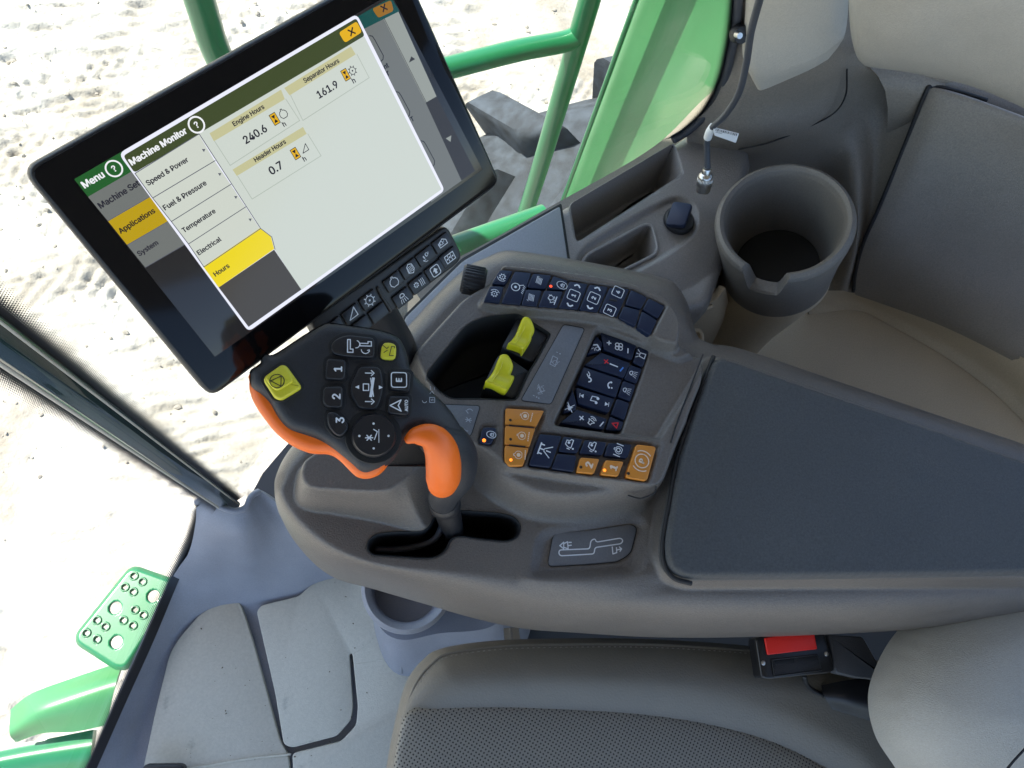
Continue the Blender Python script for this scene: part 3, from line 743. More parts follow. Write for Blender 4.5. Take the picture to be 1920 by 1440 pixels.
fm2 = slab('floor_mat', rounded(pts_at([(481, 1146), (490, 1135), (560, 1118), (585, 1095), (605, 1068), (660, 1040), (760, 1030), (830, 1100), (830, 1300), (800, 1470), (551, 1470), (548, 1413), (640, 1390), (668, 1360), (671, 1325), (661, 1225), (655, 1226), (662, 1325), (658, 1350), (632, 1380), (548, 1402), (532, 1396), (516, 1300)], .016), .006, 4), .014, MT['mat'], None, ch=.0015)
tag(fm2, 'pale grey floor mat with stained tongue cut beside the seat', 'floor mat')
# crease ridges moulded on the mats
for a, b in (([(545, 1414), (470, 1422), (380, 1437), (320, 1447)], fm1), ([(700, 1196), (680, 1215), (662, 1226)], fm2), ([(665, 1246), (700, 1240), (720, 1236)], fm2)):
    tube('crease', [at(x, y, .0145) for x, y in a], .0018, MT['mat'], b, seg=6)
pk = slab('pedal_edge', rounded(pts_at([(268, 1434), (336, 1433), (345, 1438), (345, 1470), (262, 1470)], .05), .006), .02, MT['black'], None, ch=.003)
tag(pk, 'dark pedal edge at the bottom of the picture', 'pedal')

# dark blue cup tray on the floor under the console
cb = empty('floor_cup_tray', tuple(at(770, 1180, 0)), 'dark blue moulded cup tray standing on the floor under the console', 'cup tray')
def loopz(px, z, n=64): return resample(catmull([at(x, y, z) for x, y in px], 6, True), n)
loft('tray_body', [loopz([(706, 1170), (712, 1215), (730, 1252), (760, 1268), (830, 1262), (960, 1235), (990, 1150), (860, 1100), (740, 1105)], .015), 
                   loopz([(702, 1150), (708, 1195), (728, 1225), (760, 1240), (830, 1225), (950, 1200), (980, 1120), (860, 1075), (740, 1085)], .09),
                   loopz([(697, 1120), (704, 1160), (726, 1190), (762, 1200), (820, 1188), (930, 1170), (960, 1080), (860, 1040), (740, 1050)], .15)], MT['frontrim'], cb, sharp=30)
cup_c = at(764, 1098, .22)
lathe('cup_ring', cup_c - np.array([0, 0, .22]), [(.066, .13), (.070, .195), (.069, .214), (.064, .222), (.057, .218), (.053, .205), (.046, .10), (.0, .10)], MT['frontrim'], cb, seg=48)
tube('rib', [at(755, 1215, .12), at(752, 1262, .03)], .003, MT['frontrim'], cb, seg=6, smooth_n=2)
st = empty('seat_rail', tuple(at(958, 1190, .1)), 'small bright metal rail end between console and seat', 'seat rail')
loft('rail_end', [np.array([at(x, y, .2) for x, y in [(944, 1178), (972, 1176), (976, 1200), (946, 1202)]]), np.array([at(x, y, .28) for x, y in [(944, 1178), (972, 1176), (976, 1200), (946, 1202)]])], MT['metal'], st)
loft('rail_rib', [np.array([at(x, y, .24) for x, y in [(956, 1176), (960, 1176), (963, 1203), (959, 1203)]]), np.array([at(x, y, .284) for x, y in [(956, 1176), (960, 1176), (963, 1203), (959, 1203)]])], MT['steel'], st)

# ------------------------------------------------------------------ right-hand trim: sill ledge with bins
LZ = .665
led = empty('sill_console', tuple(at(1150, 450, .4)), 'grey side console with storage bins under the side window', 'side console')
l_out = np.vstack([wall_c[17:-8] + [.001, -.004], xy([(1420, 300), (1395, 420), (1345, 560), (1330, 575), (1200, 612), (1080, 660), (960, 700), (820, 700), (752, 668)], LZ)])
def R2(pts, r=.006, z=LZ, k=5): return np.array([p[:2] for p in rounded(pts_at(pts, z), r, k)])
bin1 = R2([(1067, 383), (1262, 268), (1268, 276), (1281, 322), (1276, 330), (1089, 452), (1079, 452)], .007)
bin2 = R2([(1096, 497), (1094, 485), (1106, 472), (1212, 416), (1226, 420), (1236, 462), (1230, 474), (1150, 514), (1108, 516)], .007)
rec = R2([(1082, 500), (1085, 478), (1110, 455), (1230, 385), (1270, 368), (1300, 380), (1309, 410), (1300, 438), (1260, 470), (1160, 525), (1100, 535)], .02, LZ, 6)
lay = [dict(p=l_out, z=LZ, w=.020, o=0, e='round'),
       dict(p=R2([(1040, 560), (1120, 520), (1230, 480), (1330, 420), (1420, 300), (1480, 500), (1345, 600), (1200, 640), (1040, 700)], .02), z=LZ - .030, w=.11, o=0),
       dict(p=rec, z=LZ - .006, w=.007)]
_cx = at(1471, 410, .735) - np.array([-.42, 0, 1.]) / 1.0846 * .078
cup_hole = np.array([(_cx[0] + .060 * math.cos(a), _cx[1] + .060 * math.sin(a)) for a in np.linspace(0, 2 * math.pi, 48, endpoint=False)])
hfield('ledge', l_out, lay, .0021, .6, MT['sidetrim'], led, holes=[bin1, bin2, cup_hole], z0=LZ - .035, skirt=.05)
def on_ledge(loop2, z): return [np.array([p[0], p[1], z]) for p in loop2]
well('storage_bin', on_ledge(bin1, LZ), .075, .006, MT['sidetrim'], led, shift=(.004, .0, 0))
well('storage_bin', on_ledge(bin2, LZ - .006), .05, .004, MT['sidetrim'], led)
lip = tube('bin_lip', np.vstack([on_ledge(bin2, LZ - .005), on_ledge(bin2[:1], LZ - .005)]), .0022, MT['sidetrim'], led, seg=8, smooth_n=0, caps=False)
slab('hatch_cover', rounded(pts_at([(752, 640), (760, 595), (868, 489), (1050, 386), (1068, 508), (1060, 560), (900, 660)], LZ + .004), .004), .012, MT['hatch'], led, ch=.0012)
slab('hatch_seam', rounded(pts_at([(748, 645), (757, 592), (866, 484), (1053, 380), (1073, 512), (1064, 565), (900, 668)], LZ + .0012), .004), .010, MT['seam'], led, ch=.0005)
# power socket with hinged cap, in the same recess
so_c = at(1272, 415, LZ - .004)
so1 = lathe('socket_base', so_c, [(.0, .0), (.019, .0), (.019, .004), (.0165, .0065), (.0, .0065)], MT['black'], led, seg=32)
slab('socket_cap', rounded([so_c + np.array(v) for v in [(-.022, -.012, .010), (-.0015, -.019, .020), (.010, .010, .024), (-.010, .019, .014)]], .005), .006, MT['navy'], led, ch=.0015)
# tan inner wall under the ledge, with the small frame
tw = empty('tan_shelf', tuple(at(1600, 680, .40)), 'tan moulded shelf behind the armrest under the cup holder', 'shelf')
patch('shelf_wall', [[(1100, 632, .634), (1190, 606, .634), (1265, 588, .634), (1335, 566, .634), (1360, 540, .634)], [(1100, 700, .52), (1190, 670, .52), (1275, 650, .52), (1350, 625, .52), (1375, 600, .52)], [(1100, 770, .41), (1190, 730, .41), (1290, 705, .41), (1370, 680, .41), (1400, 655, .41)]], MT['tan'], tw)
tube('ledge_bead', [at(*p) for p in [(1240, 606, .632), (1290, 590, .632), (1335, 574, .632)]], .003, MT['tan'], tw, seg=8)
sh = [(1240, 800), (1290, 690), (1350, 620), (1480, 540), (1560, 520), (1620, 520), (1700, 545), (1800, 590), (1900, 650), (2000, 740), (2080, 840), (2100, 960), (1950, 1080), (1500, 980)]
so_ = xy(sh, .42)
hfield('shelf_tray', so_, [dict(p=so_, z=.4155, w=.05, o=-.004)], .006, .3, MT['tan'], tw, z0=.4155, skirt=.02)
q = [(1287, 622), (1306, 618), (1315, 626), (1316, 652), (1300, 660), (1284, 650)]
frm = np.array(rounded(pts_at(q, .60), .006)); 
tube('vent_frame', np.vstack([frm, frm[:1]]), .0035, MT['tan'], tw, seg=8, smooth_n=0, caps=False)
loft('vent_slot', [frm - [0, 0, .02], inset(frm, .001, np.array([0, 0, 1.]))], MT['rear'], tw)
patch('shelf_riser', [[(1500, 548, .47), (1600, 540, .475), (1700, 568, .485), (1800, 606, .495), (1900, 660, .50), (1990, 720, .50), (2100, 800, .5)],
                      [(1505, 560, .452), (1602, 552, .455), (1695, 583, .462), (1795, 628, .468), (1890, 688, .47), (1975, 755, .47), (2080, 845, .47)],
                      [(1512, 575, .430), (1604, 566, .432), (1685, 598, .434), (1785, 650, .435), (1876, 712, .436), (1956, 786, .436), (2055, 885, .436)],
                      [(1518, 590, .4165), (1606, 582, .4165), (1672, 612, .4165), (1770, 668, .4165), (1858, 732, .4165), (1934, 806, .4165), (2030, 908, .4165)]], MT['tan'], tw, n=8)

# ------------------------------------------------------------------ rear corner trims
ct = empty('corner_trim', tuple(at(1480, 300, .5)), 'dark grey curved trim in the rear corner above the cup holder', 'trim')
patch('trim_shell', [
    [(1391, -80, .935), (1440, -80, .945), (1500, -80, .95), (1560, -80, .945), (1600, -80, .93), (1640, -80, .90), (1800, -80, .88)],
    [(1385, 20, .868), (1430, 30, .875), (1490, 40, .88), (1560, 40, .875), (1598, 40, .855), (1640, 50, .83), (1800, 80, .82)],
    [(1374, 95, .818), (1412, 120, .815), (1470, 125, .820), (1560, 120, .815), (1605, 120, .795), (1650, 130, .78), (1790, 150, .79)],
    [(1340, 190, .738), (1385, 200, .745), (1450, 195, .752), (1550, 180, .75), (1610, 165, .74), (1670, 160, .745), (1752, 160, .775)],
    [(1290, 246, .675), (1350, 262, .682), (1440, 265, .695), (1540, 250, .69), (1600, 235, .685), (1650, 230, .69), (1722, 225, .728)],
    [(1300, 320, .650), (1360, 340, .60), (1440, 350, .55), (1540, 340, .57), (1600, 345, .63), (1640, 340, .635), (1672, 350, .655)],
    [(1320, 420, .62), (1380, 440, .50), (1460, 450, .48), (1540, 450, .50), (1600, 450, .575), (1620, 450, .57), (1640, 445, .585)],
    [(1335, 540, .60), (1400, 540, .47), (1480, 545, .46), (1550, 545, .47), (1580, 545, .48), (1592, 548, .47), (1606, 550, .475)]],
    MT['rear'], ct, n=6, thick=.006)
patch('pad_panel', [
    [(1402, -80, .948), (1420, -80, .960), (1480, -80, .968), (1550, -80, .965), (1580, -80, .955), (1592, -80, .944)],
    [(1397, 30, .874), (1412, 30, .886), (1480, 40, .895), (1550, 40, .892), (1578, 30, .884), (1590, 20, .876)],
    [(1392, 100, .828), (1408, 108, .838), (1480, 110, .845), (1540, 95, .852), (1572, 75, .858), (1584, 65, .856)],
    [(1406, 140, .800), (1418, 145, .810), (1480, 132, .826), (1530, 112, .838), (1562, 92, .844), (1574, 84, .842)],
    [(1421, 168, .782), (1432, 168, .786), (1480, 148, .804), (1520, 130, .818), (1548, 114, .824), (1560, 106, .824)]], MT['pad'], ct, n=6, thick=.010)
cl = lathe('round_clip', at(1387, 64, .855), [(.0, .006), (.008, .006), (.0095, .003), (.0095, -.004), (.0, -.004)], MT['black'], ct, seg=20, axis=(.1, -.8, .6))
lathe('clip_pin', at(1384, 66, .864), [(.0, .004), (.003, .004), (.003, -.004), (.0, -.004)], MT['metal'], ct, seg=12, axis=(.1, -.8, .6))
tube('seam_line', [at(*p) for p in [(1385, 280, .6735), (1440, 268, .6965), (1500, 245, .7035), (1560, 215, .7225), (1585, 180, .752), (1588, 130, .802)]], .0010, MT['seam'], ct, seg=6)
rc = empty('rear_cover', tuple(at(1760, 420, .45)), 'dark grey rear storage cover with rounded lower edge', 'cover')
patch('cover_shell', [
    [(1746, 166, .772), (1775, 168, .778), (1830, 185, .785), (1920, 218, .79), (2060, 270, .79)],
    [(1738, 172, .772), (1770, 180, .780), (1830, 198, .787), (1920, 232, .79), (2060, 285, .79)],
    [(1700, 270, .710), (1740, 280, .722), (1820, 300, .73), (1920, 330, .73), (2060, 370, .73)],
    [(1655, 380, .640), (1700, 385, .652), (1800, 400, .66), (1920, 425, .665), (2060, 460, .665)],
    [(1622, 455, .580), (1670, 455, .598), (1790, 465, .61), (1920, 500, .612), (2060, 545, .61)],
    [(1606, 510, .520), (1660, 512, .540), (1780, 540, .555), (1920, 590, .555), (2060, 650, .55)],
    [(1602, 545, .480), (1660, 557, .490), (1780, 600, .505), (1920, 665, .505), (2060, 740, .50)],
    [(1604, 553, .468), (1660, 572, .470), (1775, 615, .485), (1915, 685, .485), (2050, 760, .48)]], MT['rear'], rc, n=6, thick=.006)
tube('seam_line', [at(*p) for p in [(1850, 188, .785), (1790, 170, .7825), (1748, 163, .777), (1735, 175, .772), (1697, 270, .708), (1652, 380, .640), (1619, 455, .579), (1604, 510, .519), (1600, 546, .480)]], .0026, MT['seam'], rc, seg=8)
patch('rear_backing', [[(1560, -200, .86), (1800, -200, .86), (2200, -200, .86)], [(1590, 60, .80), (1800, 60, .80), (2200, 100, .80)], [(1660, 170, .765), (1820, 205, .765), (2200, 330, .75)], [(1660, 300, .62), (1820, 330, .62), (2200, 450, .62)]], MT['rear'], ct, n=4, thick=.006)
bc = empty('rear_cushion', tuple(at(1780, 60, .75)), 'light grey padded cushion in the top right corner', 'cushion')
patch('cushion_pad', [
    [(1588, -120, 1.02), (1605, -120, 1.05), (1700, -120, 1.08), (1820, -120, 1.09), (1950, -120, 1.09), (2080, -120, 1.09)],
    [(1590, -20, .96), (1606, -20, .99), (1700, -10, 1.02), (1820, 0, 1.03), (1950, 20, 1.03), (2080, 40, 1.03)],
    [(1595, 60, .905), (1610, 62, .935), (1700, 75, .96), (1820, 90, .965), (1950, 130, .96), (2080, 180, .96)],
    [(1606, 105, .868), (1622, 108, .890), (1700, 118, .905), (1820, 145, .905), (1950, 195, .90), (2080, 245, .90)],
    [(1620, 122, .845), (1640, 126, .855), (1710, 136, .865), (1825, 162, .865), (1950, 214, .86), (2080, 268, .86)],
    [(1624, 124, .82), (1644, 128, .82), (1712, 137, .82), (1828, 164, .82), (1952, 217, .82), (2080, 272, .82)]], MT['backpad'], bc, n=6, thick=.02)

# ------------------------------------------------------------------ cup holder
ch_ = empty('cup_holder', tuple(at(1455, 560, .42)), 'grey round cup holder with a notched rim on the side console', 'cup holder')
CT = at(1471, 410, .735)
axt = np.array([-.42, .0, 1.0]); axt /= np.linalg.norm(axt)
uu = np.cross(axt, [0, 1, 0.]); uu /= np.linalg.norm(uu); ww = np.cross(axt, uu)
nd = on(1425, 548, CT - axt * .01, axt) - CT; na = math.atan2(nd @ ww, nd @ uu)
def zlim(a):
    d = np.abs((a - na + math.pi) % (2 * math.pi) - math.pi)
    return -.040 * (1 - sstep((d - .20) / .17))
R0 = .0760
prof_c = [(R0 - .018, -.132), (R0 - .010, -.127), (R0 - .006, -.06), (R0 - .001, -.02), (R0, -.008), (R0 - .002, -.003), (R0 - .006, 0.), (R0 - .010, -.003), (R0 - .013, -.010), (R0 - .018, -.045), (R0 - .026, -.12), (R0 - .036, -.22), (R0 - .046, -.235), (0, -.236)]
pf = []
for (r0, h0), (r1, h1) in zip(prof_c[:-1], prof_c[1:]):
    for t in np.linspace(0, 1, 4, endpoint=False): pf.append((r0 + (r1 - r0) * t, h0 + (h1 - h0) * t))
pf.append(prof_c[-1])
lathe('cup_collar', CT, pf, MT['cup'], ch_, seg=200, axis=axt, zlim=zlim)
lathe('cup_depth_shade', CT, [(R0 - .0255, -.110), (R0 - .0265, -.110), (R0 - .030, -.14), (R0 - .038, -.222), (R0 - .048, -.233), (0, -.2335)], MT['well'], ch_, seg=64, axis=axt, closed=False)  # added black skin standing in for the shade deep in the cup
cbs = CT - axt * .120; ra = np.linspace(0, 2 * math.pi, 64, endpoint=False)
crc = lambda c, r, z: np.stack([c[0] + r * np.cos(ra), c[1] + r * np.sin(ra), np.full(64, z)], 1)
top_r = cbs + .0665 * (np.cos(ra)[:, None] * -uu * -1 + np.sin(ra)[:, None] * ww * 1)
ang0 = math.atan2(*(top_r[0] - cbs)[1::-1]); dirn = 1 if np.cross((top_r[0] - cbs)[:2], (top_r[3] - cbs)[:2]) > 0 else -1
crc = lambda c, r, z: np.stack([c[0] + r * np.cos(ang0 + dirn * ra), c[1] + r * np.sin(ang0 + dirn * ra), np.full(64, z)], 1)
loft('cup_base', [crc(cbs, .074, .40), crc(cbs, .066, .43), crc(cbs, .062, .52), top_r - axt * .01, top_r], MT['tan'], ch_, cap1=False)

# ------------------------------------------------------------------ antenna cable
ac = empty('antenna_cable', tuple(at(1322, 350, .66)), 'black cable with nickel plug hanging over the side console', 'cable')
tube('cable', [at(*p) for p in [(1440, -60, 1.01), (1424, 0, .965), (1408, 60, .925), (1399, 120, .885), (1385, 175, .845), (1360, 215, .80), (1334, 241, .765), (1326, 262, .745), (1326, 290, .728), (1327, 322, .712)]], .0034, MT['rubber'], ac, seg=12)
ca, cb_ = at(1326, 316, .716), at(1318, 358, .690); cax = (cb_ - ca); cl_ = np.linalg.norm(cax); cax /= cl_
pl = lathe('plug', ca, [(.0, 0), (.0052, 0), (.0055, .001), (.0056, .006), (.0072, .0075), (.0086, .009), (.0088, .011), (.0088, cl_ - .003), (.0082, cl_), (.0070, cl_), (.0068, cl_ - .006), (.0, cl_ - .006)], MT['metal'], ac, seg=36, axis=cax)
lathe('plug_pin', ca + cax * (cl_ - .006), [(.0, 0), (.0014, 0), (.0014, .008), (.0, .009)], MT['orangekey'], ac, seg=10, axis=cax)
for i in range(30):
    a = 2 * math.pi * i / 30; u_ = np.cross(cax, [0, 0, 1.]); u_ /= np.linalg.norm(u_); w_ = np.cross(cax, u_); r_ = .0088 * (math.cos(a) * u_ + math.sin(a) * w_)
    tube('knurl', [ca + cax * .012 + r_, ca + cax * (cl_ - .008) + r_], .0005, MT['metal'], pl, seg=5, smooth_n=0)
tube('tag_sleeve', [at(1338, 236, .768), at(1331, 246, .761), at(1327, 258, .748)], .0046, MT['label'], ac, seg=14)
tg = [at(1337, 238, .772), at(1386, 250, .764), at(1380, 268, .758), at(1340, 254, .765)]
lt_ = slab('label_tag', rounded(tg, .001), .0006, MT['label'], ac, ch=.0002)
ex = tg[1] - tg[0]; Lx = np.linalg.norm(ex); ex /= Lx; ez = normal_of(tg); ey = np.cross(ez, ex); g = random.Random(3); s = Sym(); x = 4.0
while x < Lx * 1000 - 2:
    w = g.choice([.4, .4, .8, 1.1]); s.poly([(x, -3.4), (x + w, -3.4), (x + w, -1), (x, -1)]); x += w + g.choice([.5, .8, 1.0])
[s.line([(5 + i * 1.1, -4.9), (5 + i * 1.1 + .5, -4.1)], .35) for i in range(8)]
s.build('barcode', tg[0], ex, ey, MT['printblk'], lt_, .001, .0003)

# ------------------------------------------------------------------ armrest console
con = empty('armrest_console', tuple(at(1000, 950, .55)), 'grey armrest console carrying the switch panels and padded lid', 'armrest console')
TZ = .742                                           # height of the switch panel
o_px = [(519, 930), (522, 905), (534, 875), (552, 848), (600, 790), (690, 700), (752, 638), (800, 585), (852, 531), (890, 512), (930, 494), (1000, 500), (1120, 520), (1235, 545), (1262, 568), (1281, 605), (1287, 640), (1300, 660), (1360, 668), (1560, 735), (1760, 803), (1970, 878), (2040, 980), (2020, 1130), (1800, 1172), (1600, 1186), (1400, 1192), (1250, 1191), (1100, 1182), (1000, 1174), (900, 1153), (800, 1124), (700, 1095), (620, 1072), (565, 1030), (530, 978)]
def zo(i): return .60
outer_c = np.array([p[:2] for p in catmull([at(x, y, .615) for x, y in o_px], 5, True)])
r_px = [(533, 925), (538, 905), (552, 880), (575, 856), (640, 790), (720, 705), (775, 650), (820, 600), (870, 548), (905, 530), (940, 505), (1000, 508), (1120, 528), (1228, 552), (1252, 578), (1266, 612), (1272, 650), (1300, 672), (1360, 682), (1560, 750), (1760, 818), (1960, 892), (2020, 985), (1990, 1082), (1800, 1094), (1600, 1100), (1400, 1104), (1250, 1102), (1150, 1096), (1050, 1086), (950, 1076), (850, 1068), (760, 1062), (690, 1050), (620, 1018), (562, 970)]
ridge = np.array([p[:2] for p in catmull([at(x, y, .70) for x, y in r_px], 5, True)])
def S2(pts, z=TZ, n=5): return np.array([p[:2] for p in catmull([at(x, y, z) for x, y in pts], n, True)])
def Q2(pts, r=.004, z=TZ, k=5): return np.array([p[:2] for p in rounded(pts_at(pts, z), r, k)])
slot_px = [(687, 1030), (690, 1012), (708, 1000), (740, 997), (796, 996), (812, 975), (822, 952), (846, 956), (940, 962), (966, 970), (978, 988), (972, 1008), (950, 1017), (900, 1012), (862, 1006), (846, 1010), (838, 1032), (818, 1047), (790, 1048), (720, 1043), (698, 1042)]
slot = Q2(slot_px, .006, .700)
pocket_px = c5([(705, 1215), (850, 1035), (1005, 850), (1060, 815), (1130, 785), (1250, 762), (1400, 750), (1450, 775), (1645, 895), (1650, 915), (1545, 1110), (1495, 1185), (1400, 1395), (1370, 1405), (1150, 1395), (900, 1395), (800, 1330)])
pocket = Q2(pocket_px, .006, TZ)
pod_px = c6([(175, 450), (235, 330), (310, 150), (335, 130), (500, 140), (900, 185), (1250, 245), (1480, 315), (1640, 405), (1730, 510), (1765, 620), (1745, 760), (1700, 800), (1560, 760), (1430, 680), (1250, 610), (1000, 560), (700, 530), (400, 500)])
bay_px = c6([(318, 182), (435, 195), (735, 228), (865, 272), (1020, 298), (1180, 322), (1345, 337), (1482, 402), (1622, 474), (1502, 712), (1385, 640), (1240, 565), (1090, 528), (900, 505), (700, 488), (330, 455), (188, 436)])
nav_px = c8([(785, 245), (1000, 310), (1240, 405), (1405, 482), (1330, 720), (1200, 1080), (1060, 1470), (880, 1450), (600, 1410), (262, 1372), (480, 900)])
low_px = c7([(705, 380), (900, 398), (1450, 452), (1640, 480), (1645, 500), (1565, 768), (1380, 742), (1000, 700), (618, 648)])
tri_px = c7([(448, 178), (745, 196), (766, 225), (608, 620), (585, 646), (500, 648), (436, 600)])
lock_px = c7([(262, 325), (394, 330), (350, 480), (235, 466)])
cl_lay = [
    dict(p=outer_c, to=ridge, z=.700, e='round'),
    # raised nose in front of the lever gate
    dict(p=S2([(553, 890), (558, 945), (640, 962), (720, 978), (802, 1000), (812, 965), (826, 900), (834, 830), (790, 775), (640, 825), (575, 860)], .712),
         to=S2([(568, 880), (590, 852), (680, 822), (770, 795), (792, 830), (784, 872), (745, 906), (715, 919), (640, 917), (580, 910)], .752), z=.752, e='soft'),
    # soft palm rest below the switch panel
    dict(p=S2([(850, 800), (880, 860), (915, 905), (960, 935), (1010, 955), (1080, 960), (1150, 952), (1205, 942), (1228, 925), (1260, 850), (1280, 780), (1000, 740), (860, 760)], .725), z=lambda x, y: .7335 + 0 * x, w=.026, o=.008),
    # plateau of the switch panel
    dict(p=Q2([(770, 660), (865, 555), (940, 510), (1240, 560), (1272, 640), (1328, 676), (1322, 720), (1285, 810), (1250, 905), (1232, 918), (1150, 906), (1060, 894), (965, 878), (945, 872), (920, 850), (870, 830), (830, 800)], .008), z=TZ, w=.010),
    # flat tray around the two key fields, then the raised pod of the top row
    dict(p=Q2(c6([(1090, 640), (1500, 800), (1730, 900), (1900, 830), (1940, 870), (1880, 1000), (1560, 1520), (760, 1400)]), .006), z=TZ - .006, w=.006),
    dict(p=S2(pod_px, TZ + .012), z=TZ + .014, w=.008, o=.002),
    dict(p=Q2(bay_px, .003, TZ + .012), z=TZ + .008, w=.003),
    dict(p=Q2(nav_px, .003), z=TZ - .016, w=.004),
    dict(p=Q2(c7([(425, 165), (770, 180), (800, 350), (1690, 445), (1640, 560), (1585, 790), (1000, 720), (470, 655), (418, 600)]), .008), z=TZ + .0015, w=.0045),
    dict(p=Q2(low_px, .003), z=TZ - .004, w=.003), dict(p=Q2(tri_px, .003), z=TZ - .003, w=.003), dict(p=Q2(lock_px, .003), z=TZ - .003, w=.003),
    # shallow shelf for the lever diagram
    dict(p=Q2([(1015, 1002), (1195, 972), (1210, 985), (1190, 1068), (1000, 1080)], .01, .70), z=.694, w=.014),
    dict(p=S2([(985, 1084), (1080, 1076), (1180, 1066), (1240, 1020), (1250, 1080), (1180, 1098), (1060, 1100)], .70), z=.006, w=.020, add=True),
    # bed of the padded lid
    dict(p=Q2([(1336, 664), (1360, 664), (1560, 732), (1975, 880), (2030, 985), (2005, 1090), (1290, 1092), (1255, 1078), (1240, 1050), (1240, 1000), (1266, 860)], .012, .72), z=.722, w=.012),
]
hfield('console_shell', outer_c, cl_lay, .00165, -.22, MT['console'], con, holes=[slot, pocket], z0=.605, skirt=.05)
hf = lambda loop, z: [np.array([p[0], p[1], z]) for p in loop]
# underside so that the console is a closed body
ug = resample(np.c_[outer_c, np.full(len(outer_c), .556)], 90)
loft('console_base', [inset(ug, .03, np.array([0, 0, 1.])) - np.array([0, 0, .14]), inset(ug, .012, np.array([0, 0, 1.])) - np.array([0, 0, .02]), ug + np.array([0, 0, .002])], MT['rear'], con)
well('lever_gate', hf(slot, .701), .09, .0, MT['well'], con)
well('lever_pocket', hf(pocket, TZ + .0005), .055, .002, MT['well'], con)
# padded lid
lid_px = [(1350, 667), (1362, 668), (1560, 737), (1770, 808), (1975, 880), (2030, 985), (2005, 1074), (1800, 1078), (1500, 1082), (1295, 1084), (1268, 1075), (1252, 1055), (1249, 1015), (1262, 940), (1276, 860), (1305, 768), (1338, 676)]
lid_l = np.array([p[:2] for p in rounded(pts_at(lid_px, .742), .009, 5)]); n3 = np.array([0, 0, 1.])
hfield('padded_lid', lid_l, [dict(p=lid_l, z=.741, w=.007, o=0, e='round'), dict(p=lid_l, z=.7445, w=.05, o=-.004)], .0022, -.22, MT['lid'], con, z0=.733, skirt=.014)
ls = np.array([at(*p, .733) for p in [(1338, 668), (1300, 768), (1270, 860), (1256, 940), (1243, 1015), (1246, 1060), (1264, 1084), (1296, 1094)]])
tube('lid_gap', ls, .0024, MT['seam'], con, seg=8)
tube('panel_seam', [at(*p, TZ + .0003) for p in [(1318, 664), (1300, 712), (1272, 785), (1258, 830)]], .0008, MT['seam'], con, seg=6)
tube('panel_seam', [at(*p) for p in [(1230, 912, TZ - .001), (1226, 925, TZ - .004), (1205, 934, TZ - .009), (1195, 934, TZ - .012), (1178, 929, TZ - .012)]], .0008, MT['seam'], con, seg=6)

# ----- keys
def key(quad, z, h, mat, parent, r=.002, ch=.0009, name='key'):
    L = pts_at(quad, z); L = inset(np.array(L), .0005, n3)
    return slab(name, L, h, mat, parent, ch=ch, n=n3, r=r, k=4)
def axes(quad, z):
    a, b, c, d = [np.array(p) for p in pts_at(quad, z)]
    ex = (a - d) + (b - c); ex /= np.linalg.norm(ex); ez = n3; ey = np.cross(ez, ex)      # read from the seat: up is forward
    o = (a + b + c + d) / 4; return o, ex, ey, np.linalg.norm(a - d), np.linalg.norm(a - b)
def mark(quad, z, k, sym, mat, parent, du=0., dv=0., name='symbol'):
    o, ex, ey, h, w = axes(quad, z); return sym.build(name, o + ex * du + ey * dv, ex, ey, MT[mat], parent, k)
def led(px, z, mat, parent, r=.0013):
    lathe('indicator_light', at(*px, z) - n3 * .0005, [(.0, .0008), (r * .7, .0008), (r, .0003), (r, -.001), (.0, -.001)], MT[mat], parent, seg=14)
KZ = TZ + .0135
K = {}
K['k1'] = [(320, 186), (432, 196), (366, 308), (252, 300)]; K['k2'] = [(245, 312), (360, 320), (322, 452), (190, 436)]
K['k3'] = [(436, 197), (577, 213), (484, 468), (330, 452)]; K['k4'] = [(580, 215), (735, 231), (682, 342), (530, 330)]
K['k5'] = [(524, 340), (660, 350), (612, 482), (486, 468)]; K['k6'] = [(740, 233), (864, 275), (826, 350), (690, 340)]
K['k7'] = [(668, 348), (824, 357), (772, 492), (618, 483)]; K['k8'] = [(866, 276), (1018, 299), (934, 506), (778, 493)]
K['k9'] = [(1022, 301), (1177, 321), (1088, 526), (938, 507)]; K['k10'] = [(1182, 324), (1342, 337), (1240, 563), (1092, 528)]
K['k11'] = [(1347, 340), (1482, 404), (1430, 500), (1300, 466)]; K['k12'] = [(1292, 470), (1426, 506), (1386, 636), (1246, 566)]
K['k13'] = [(1486, 406), (1620, 475), (1562, 578), (1436, 502)]; K['k14'] = [(1432, 508), (1558, 584), (1502, 708), (1392, 640)]
KO = {}
for n_, q_ in K.items():
    K[n_] = c6(q_); KO[n_] = key(K[n_], KZ, .010, MT['navy'], con)
s = Sym(); sym_gear(s, (0, 0), .5); s.arc((0, 0), 1.0, .12, 120, 240); mark(K['k1'], KZ, .0048, s, 'print', KO['k1'])
s = Sym(); sym_gear(s, (0, 0), .5); s.arc((0, 0), 1.0, .12, -60, 60); mark(K['k2'], KZ, .0048, s, 'print', KO['k2'])
s = Sym(); s.arc((0, .3), .75, .14); s.disc((0, .3), .25); s.line([(.5, -.2), (.9, -.9)], .14); [s.line([(-.8 + i * .35, -1.3), (-.6 + i * .35, -1.0)], .12) for i in range(5)]; mark(K['k3'], KZ, .0055, s, 'print', KO['k3'])
for kk, d in (('k4', 1), ('k5', -1)):
    s = Sym(); [s.line([(-.8, -.6 + i * .3), (.8, -.4 + i * .3)], .13) for i in range(5)]; s.line([(.9 * d, .9), (1.1 * d, .5)], .12); mark(K[kk], KZ, .0042, s, 'print', KO[kk])
s = Sym(); s.arc((0, 0), 1.0, .14, 0, 360, 20, 1.35); sym_lock(s, (0, -.1), .9); mark(K['k6'], KZ, .0040, s, 'print', KO['k6'], 0, -.004)
